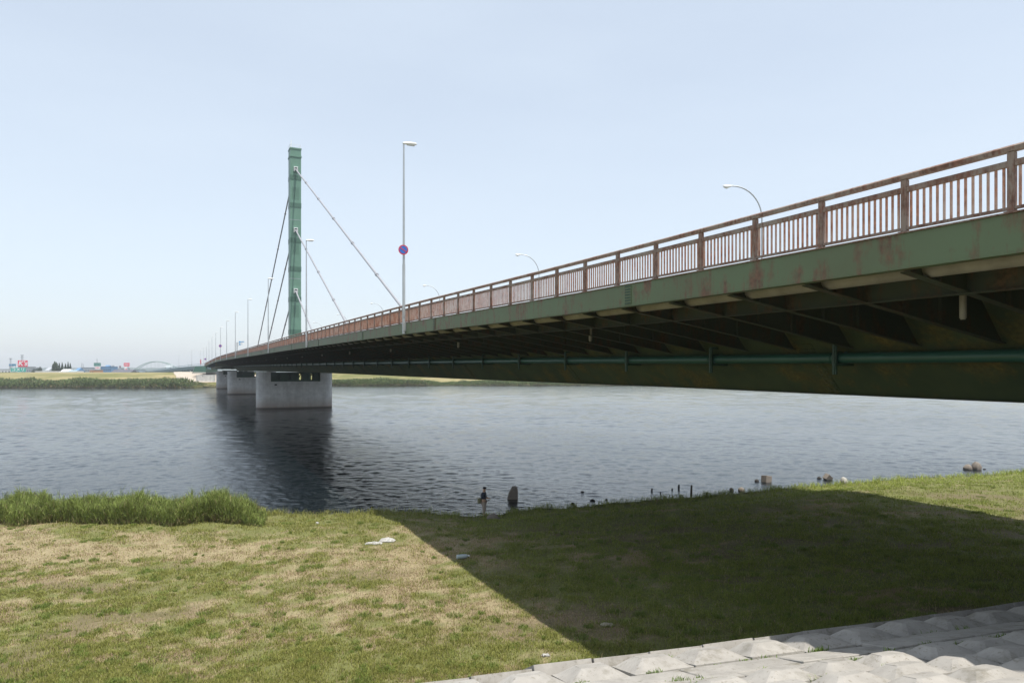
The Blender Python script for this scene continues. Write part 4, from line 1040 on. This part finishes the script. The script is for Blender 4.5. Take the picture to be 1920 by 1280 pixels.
crumple(701, 1019, .80, .28, .12, 'left crumpled white sheet lying in the sunlit grass by the shadow edge', 4, 'plastic_sheet', 'litter', M_LIT)
crumple(595, 975, .16, .14, .12, 'tiny white scrap near the water edge left of the shadow', 5, 'paper_scrap', 'litter', M_LIT)
crumple(1023, 1235, .20, .09, .05, 'small white scrap in the grass just above the toe of the slope', 6, 'paper_scrap', 'litter', M_LIT)
p = at_z(868, 1045, .85); z_, _, _ = ground_z(np.array([p.x]), np.array([p.y])); bt = empty('plastic_bottle', (p.x, p.y, float(z_[0])+.12), R(20)); tag(bt, 'pale plastic bottle lying in the shaded grass', 'bottle')
mb = MB(); mb.tube([(-.3,0,0),(-.28,0,0),(-.02,0,0),(.14,0,0),(.24,0,0)], [.05,.1,.1,.09,.035], 12); mb.build('bottle_body', plain('pale_plastic', (.42,.48,.5), .25, 0, .1, 5), bt, smooth=True)
mb = MB(); mb.tube([(.242,0,0),(.30,0,0)], .04, 10); mb.build('cap', M_SWH, bt)
crumple(1138, 1178, .42, .25, .05, 'pale flat stone in the shaded turf near the levee toe', 8, 'flat_stone', 'stone', plain('stone_pale', (.3,.26,.2), .9))

# ------------------------------------------------------------------ angler
FP = at_z(907, 966, .12); Zp = FP.y
pr = empty('person', FP, R(-12)); tag(pr, 'angler in dark cap, blue jacket and pale trousers standing at the water edge', 'person')
def skin_obj(name, vs, es, rs, mat, parent, lv=2):
    me = bpy.data.meshes.new(name); me.from_pydata(vs, es, []); o = bpy.data.objects.new(name, me); COL.objects.link(o); o.parent = parent
    sk = o.modifiers.new('skin', 'SKIN'); 
    for i, r_ in enumerate(rs):
        r_ = tuple(q*1.28 for q in r_) if isinstance(r_, tuple) else r_*1.3
        v = me.skin_vertices[0].data[i]; v.radius = (r_, r_) if not isinstance(r_, tuple) else r_
    me.skin_vertices[0].data[0].use_root = True
    ss = o.modifiers.new('ss', 'SUBSURF'); ss.levels = lv; ss.render_levels = lv
    me.materials.append(mat); return o
M_SKIN = plain('skin', (.42,.26,.18), .6, 0, .05); M_NAVY = plain('navy_cloth', (.016,.024,.042), .8, 0, .3, 12); M_TROUS = plain('beige_cloth', (.34,.28,.24), .85, 0, .15, 8); M_CAP = plain('cap_black', (.015,.015,.02), .8); M_BAG = plain('khaki_bag', (.17,.16,.09), .85, 0, .2, 12)
# faces +x; pelvis first
J = [(0,0,.93),(0,0,1.15),(.01,0,1.38),(.02,0,1.50),(.04,0,1.60),(.05,0,1.70),
     (0,.09,.86),(.03,.10,.48),(0,.10,.09),(.12,.10,.04),
     (0,-.09,.86),(.05,-.10,.48),(.02,-.10,.09),(.14,-.10,.04),
     (.0,.17,1.42),(-.02,.21,1.16),(.22,.15,1.08),(.30,.13,1.08),
     (.0,-.17,1.42),(.0,-.21,1.16),(.26,-.14,1.12),(.34,-.10,1.12)]
E = [(0,1),(1,2),(2,3),(3,4),(4,5),(0,6),(6,7),(7,8),(8,9),(0,10),(10,11),(11,12),(12,13),(2,14),(14,15),(15,16),(16,17),(2,18),(18,19),(19,20),(20,21)]
rad = [(.12,.14),(.115,.14),(.12,.15),.055,.085,.085,.085,.06,.042,.035,.085,.06,.042,.035,.06,.045,.034,.032,.06,.045,.034,.032]
skin_obj('body', J, E, rad, M_SKIN, pr)
j2 = [(0,0,.95),(0,0,1.15),(.01,0,1.38),(.015,0,1.47),(0,.17,1.42),(-.02,.215,1.16),(.17,.16,1.09),(0,-.17,1.42),(0,-.215,1.16),(.20,-.155,1.12)]
e2 = [(0,1),(1,2),(2,3),(2,4),(4,5),(5,6),(2,7),(7,8),(8,9)]
skin_obj('jacket', j2, e2, [(.145,.165),(.145,.165),(.15,.17),.08,.082,.065,.05,.082,.065,.05], M_NAVY, pr)
j3 = [(0,0,.96),(0,.09,.84),(.03,.10,.48),(0,.10,.12),(0,-.09,.84),(.05,-.10,.48),(.02,-.10,.12)]
skin_obj('trousers', j3, [(0,1),(1,2),(2,3),(0,4),(4,5),(5,6)], [(.14,.16),.105,.085,.075,.105,.085,.075], M_TROUS, pr)
mb = MB(); n_ = 14
mb.loft([[Vector((.045+math.cos(t)*r_, math.sin(t)*r_, z)) for t in np.linspace(0,2*math.pi,n_+1)[:-1]] for z, r_ in ((1.685,.108),(1.74,.112),(1.79,.09),(1.815,.04))]); mb.box((.18,0,1.695),(.14,.13,.02)); mb.build('cap', M_CAP, pr, smooth=True)
for yy in (.13, -.10):   # fingers closed on the rod
    for k in range(5):
        xk = (.31 if yy > 0 else .35)+.008*k; zk = 1.10 if yy > 0 else 1.14
        r_ = .009-.0006*k
        pts = [(xk-.02+.018*k-.02, yy, zk), (xk+.018*k-.01, yy-.025, zk-.012), (xk+.018*k, yy-.03, zk-.045), (xk+.018*k-.008, yy, zk-.06)]
        mb = MB(); mb.tube(pts, r_, 6); mb.build('finger', M_SKIN, pr, smooth=True)
bgp = empty('shoulder_bag', FP, R(-12)); tag(bgp, 'khaki shoulder bag hanging at the back hip of the angler', 'bag')
mb = MB(); mb.loft([[Vector((-.24+math.cos(t)*.14*s_, -.10+math.sin(t)*.12*s_, z)) for t in np.linspace(0,2*math.pi,13)[:-1]] for z, s_ in ((.78,.8),(.82,1),(1.0,1.02),(1.08,.9),(1.10,.6))]); mb.build('pouch', M_BAG, bgp, smooth=True)
mb = MB(); mb.tube([(-.22,-.16,1.05),(-.14,-.20,1.3),(-.02,-.13,1.50),(.10,.02,1.44),(.17,.10,1.2)], .014, 6); mb.build('strap', M_DARK, bgp)
rod = empty('fishing_rod', FP, R(-12)); tag(rod, 'thin dark fishing rod held out low by the angler', 'fishing rod')
mb = MB(); mb.tube([(-.15,.10,1.0),(.40,-.09,1.10),(.9,-.25,1.2)], [.013,.011,.008], 6); mb.tube([(.9,-.25,1.2),(1.7,-.35,1.32),(2.3,-.3,1.36)], [.006,.004,.002], 5); mb.build('rod_blank', M_DARK, rod)
mb = MB(); mb.tube([(.36,-.08,1.00),(.36,-.03,1.00)], .035, 10); mb.build('reel', M_DARK, rod)

# ------------------------------------------------------------------ haze
mb = MB(); mb.box((-250, 1500, 34), (3300, 3200, 78))
hz, t, bs = nodes('haze'); t.nodes.remove(bs); pv = N(t, 'ShaderNodeVolumePrincipled'); pv.inputs['Color'].default_value = (.86,.90,.96,1); pv.inputs['Density'].default_value = .00022; pv.inputs['Anisotropy'].default_value = .1
t.links.new(pv.outputs[0], t.nodes['Material Output'].inputs['Volume'])
tag(mb.build('haze', hz), 'thin pale summer haze over the river plain', 'haze', kind='stuff')
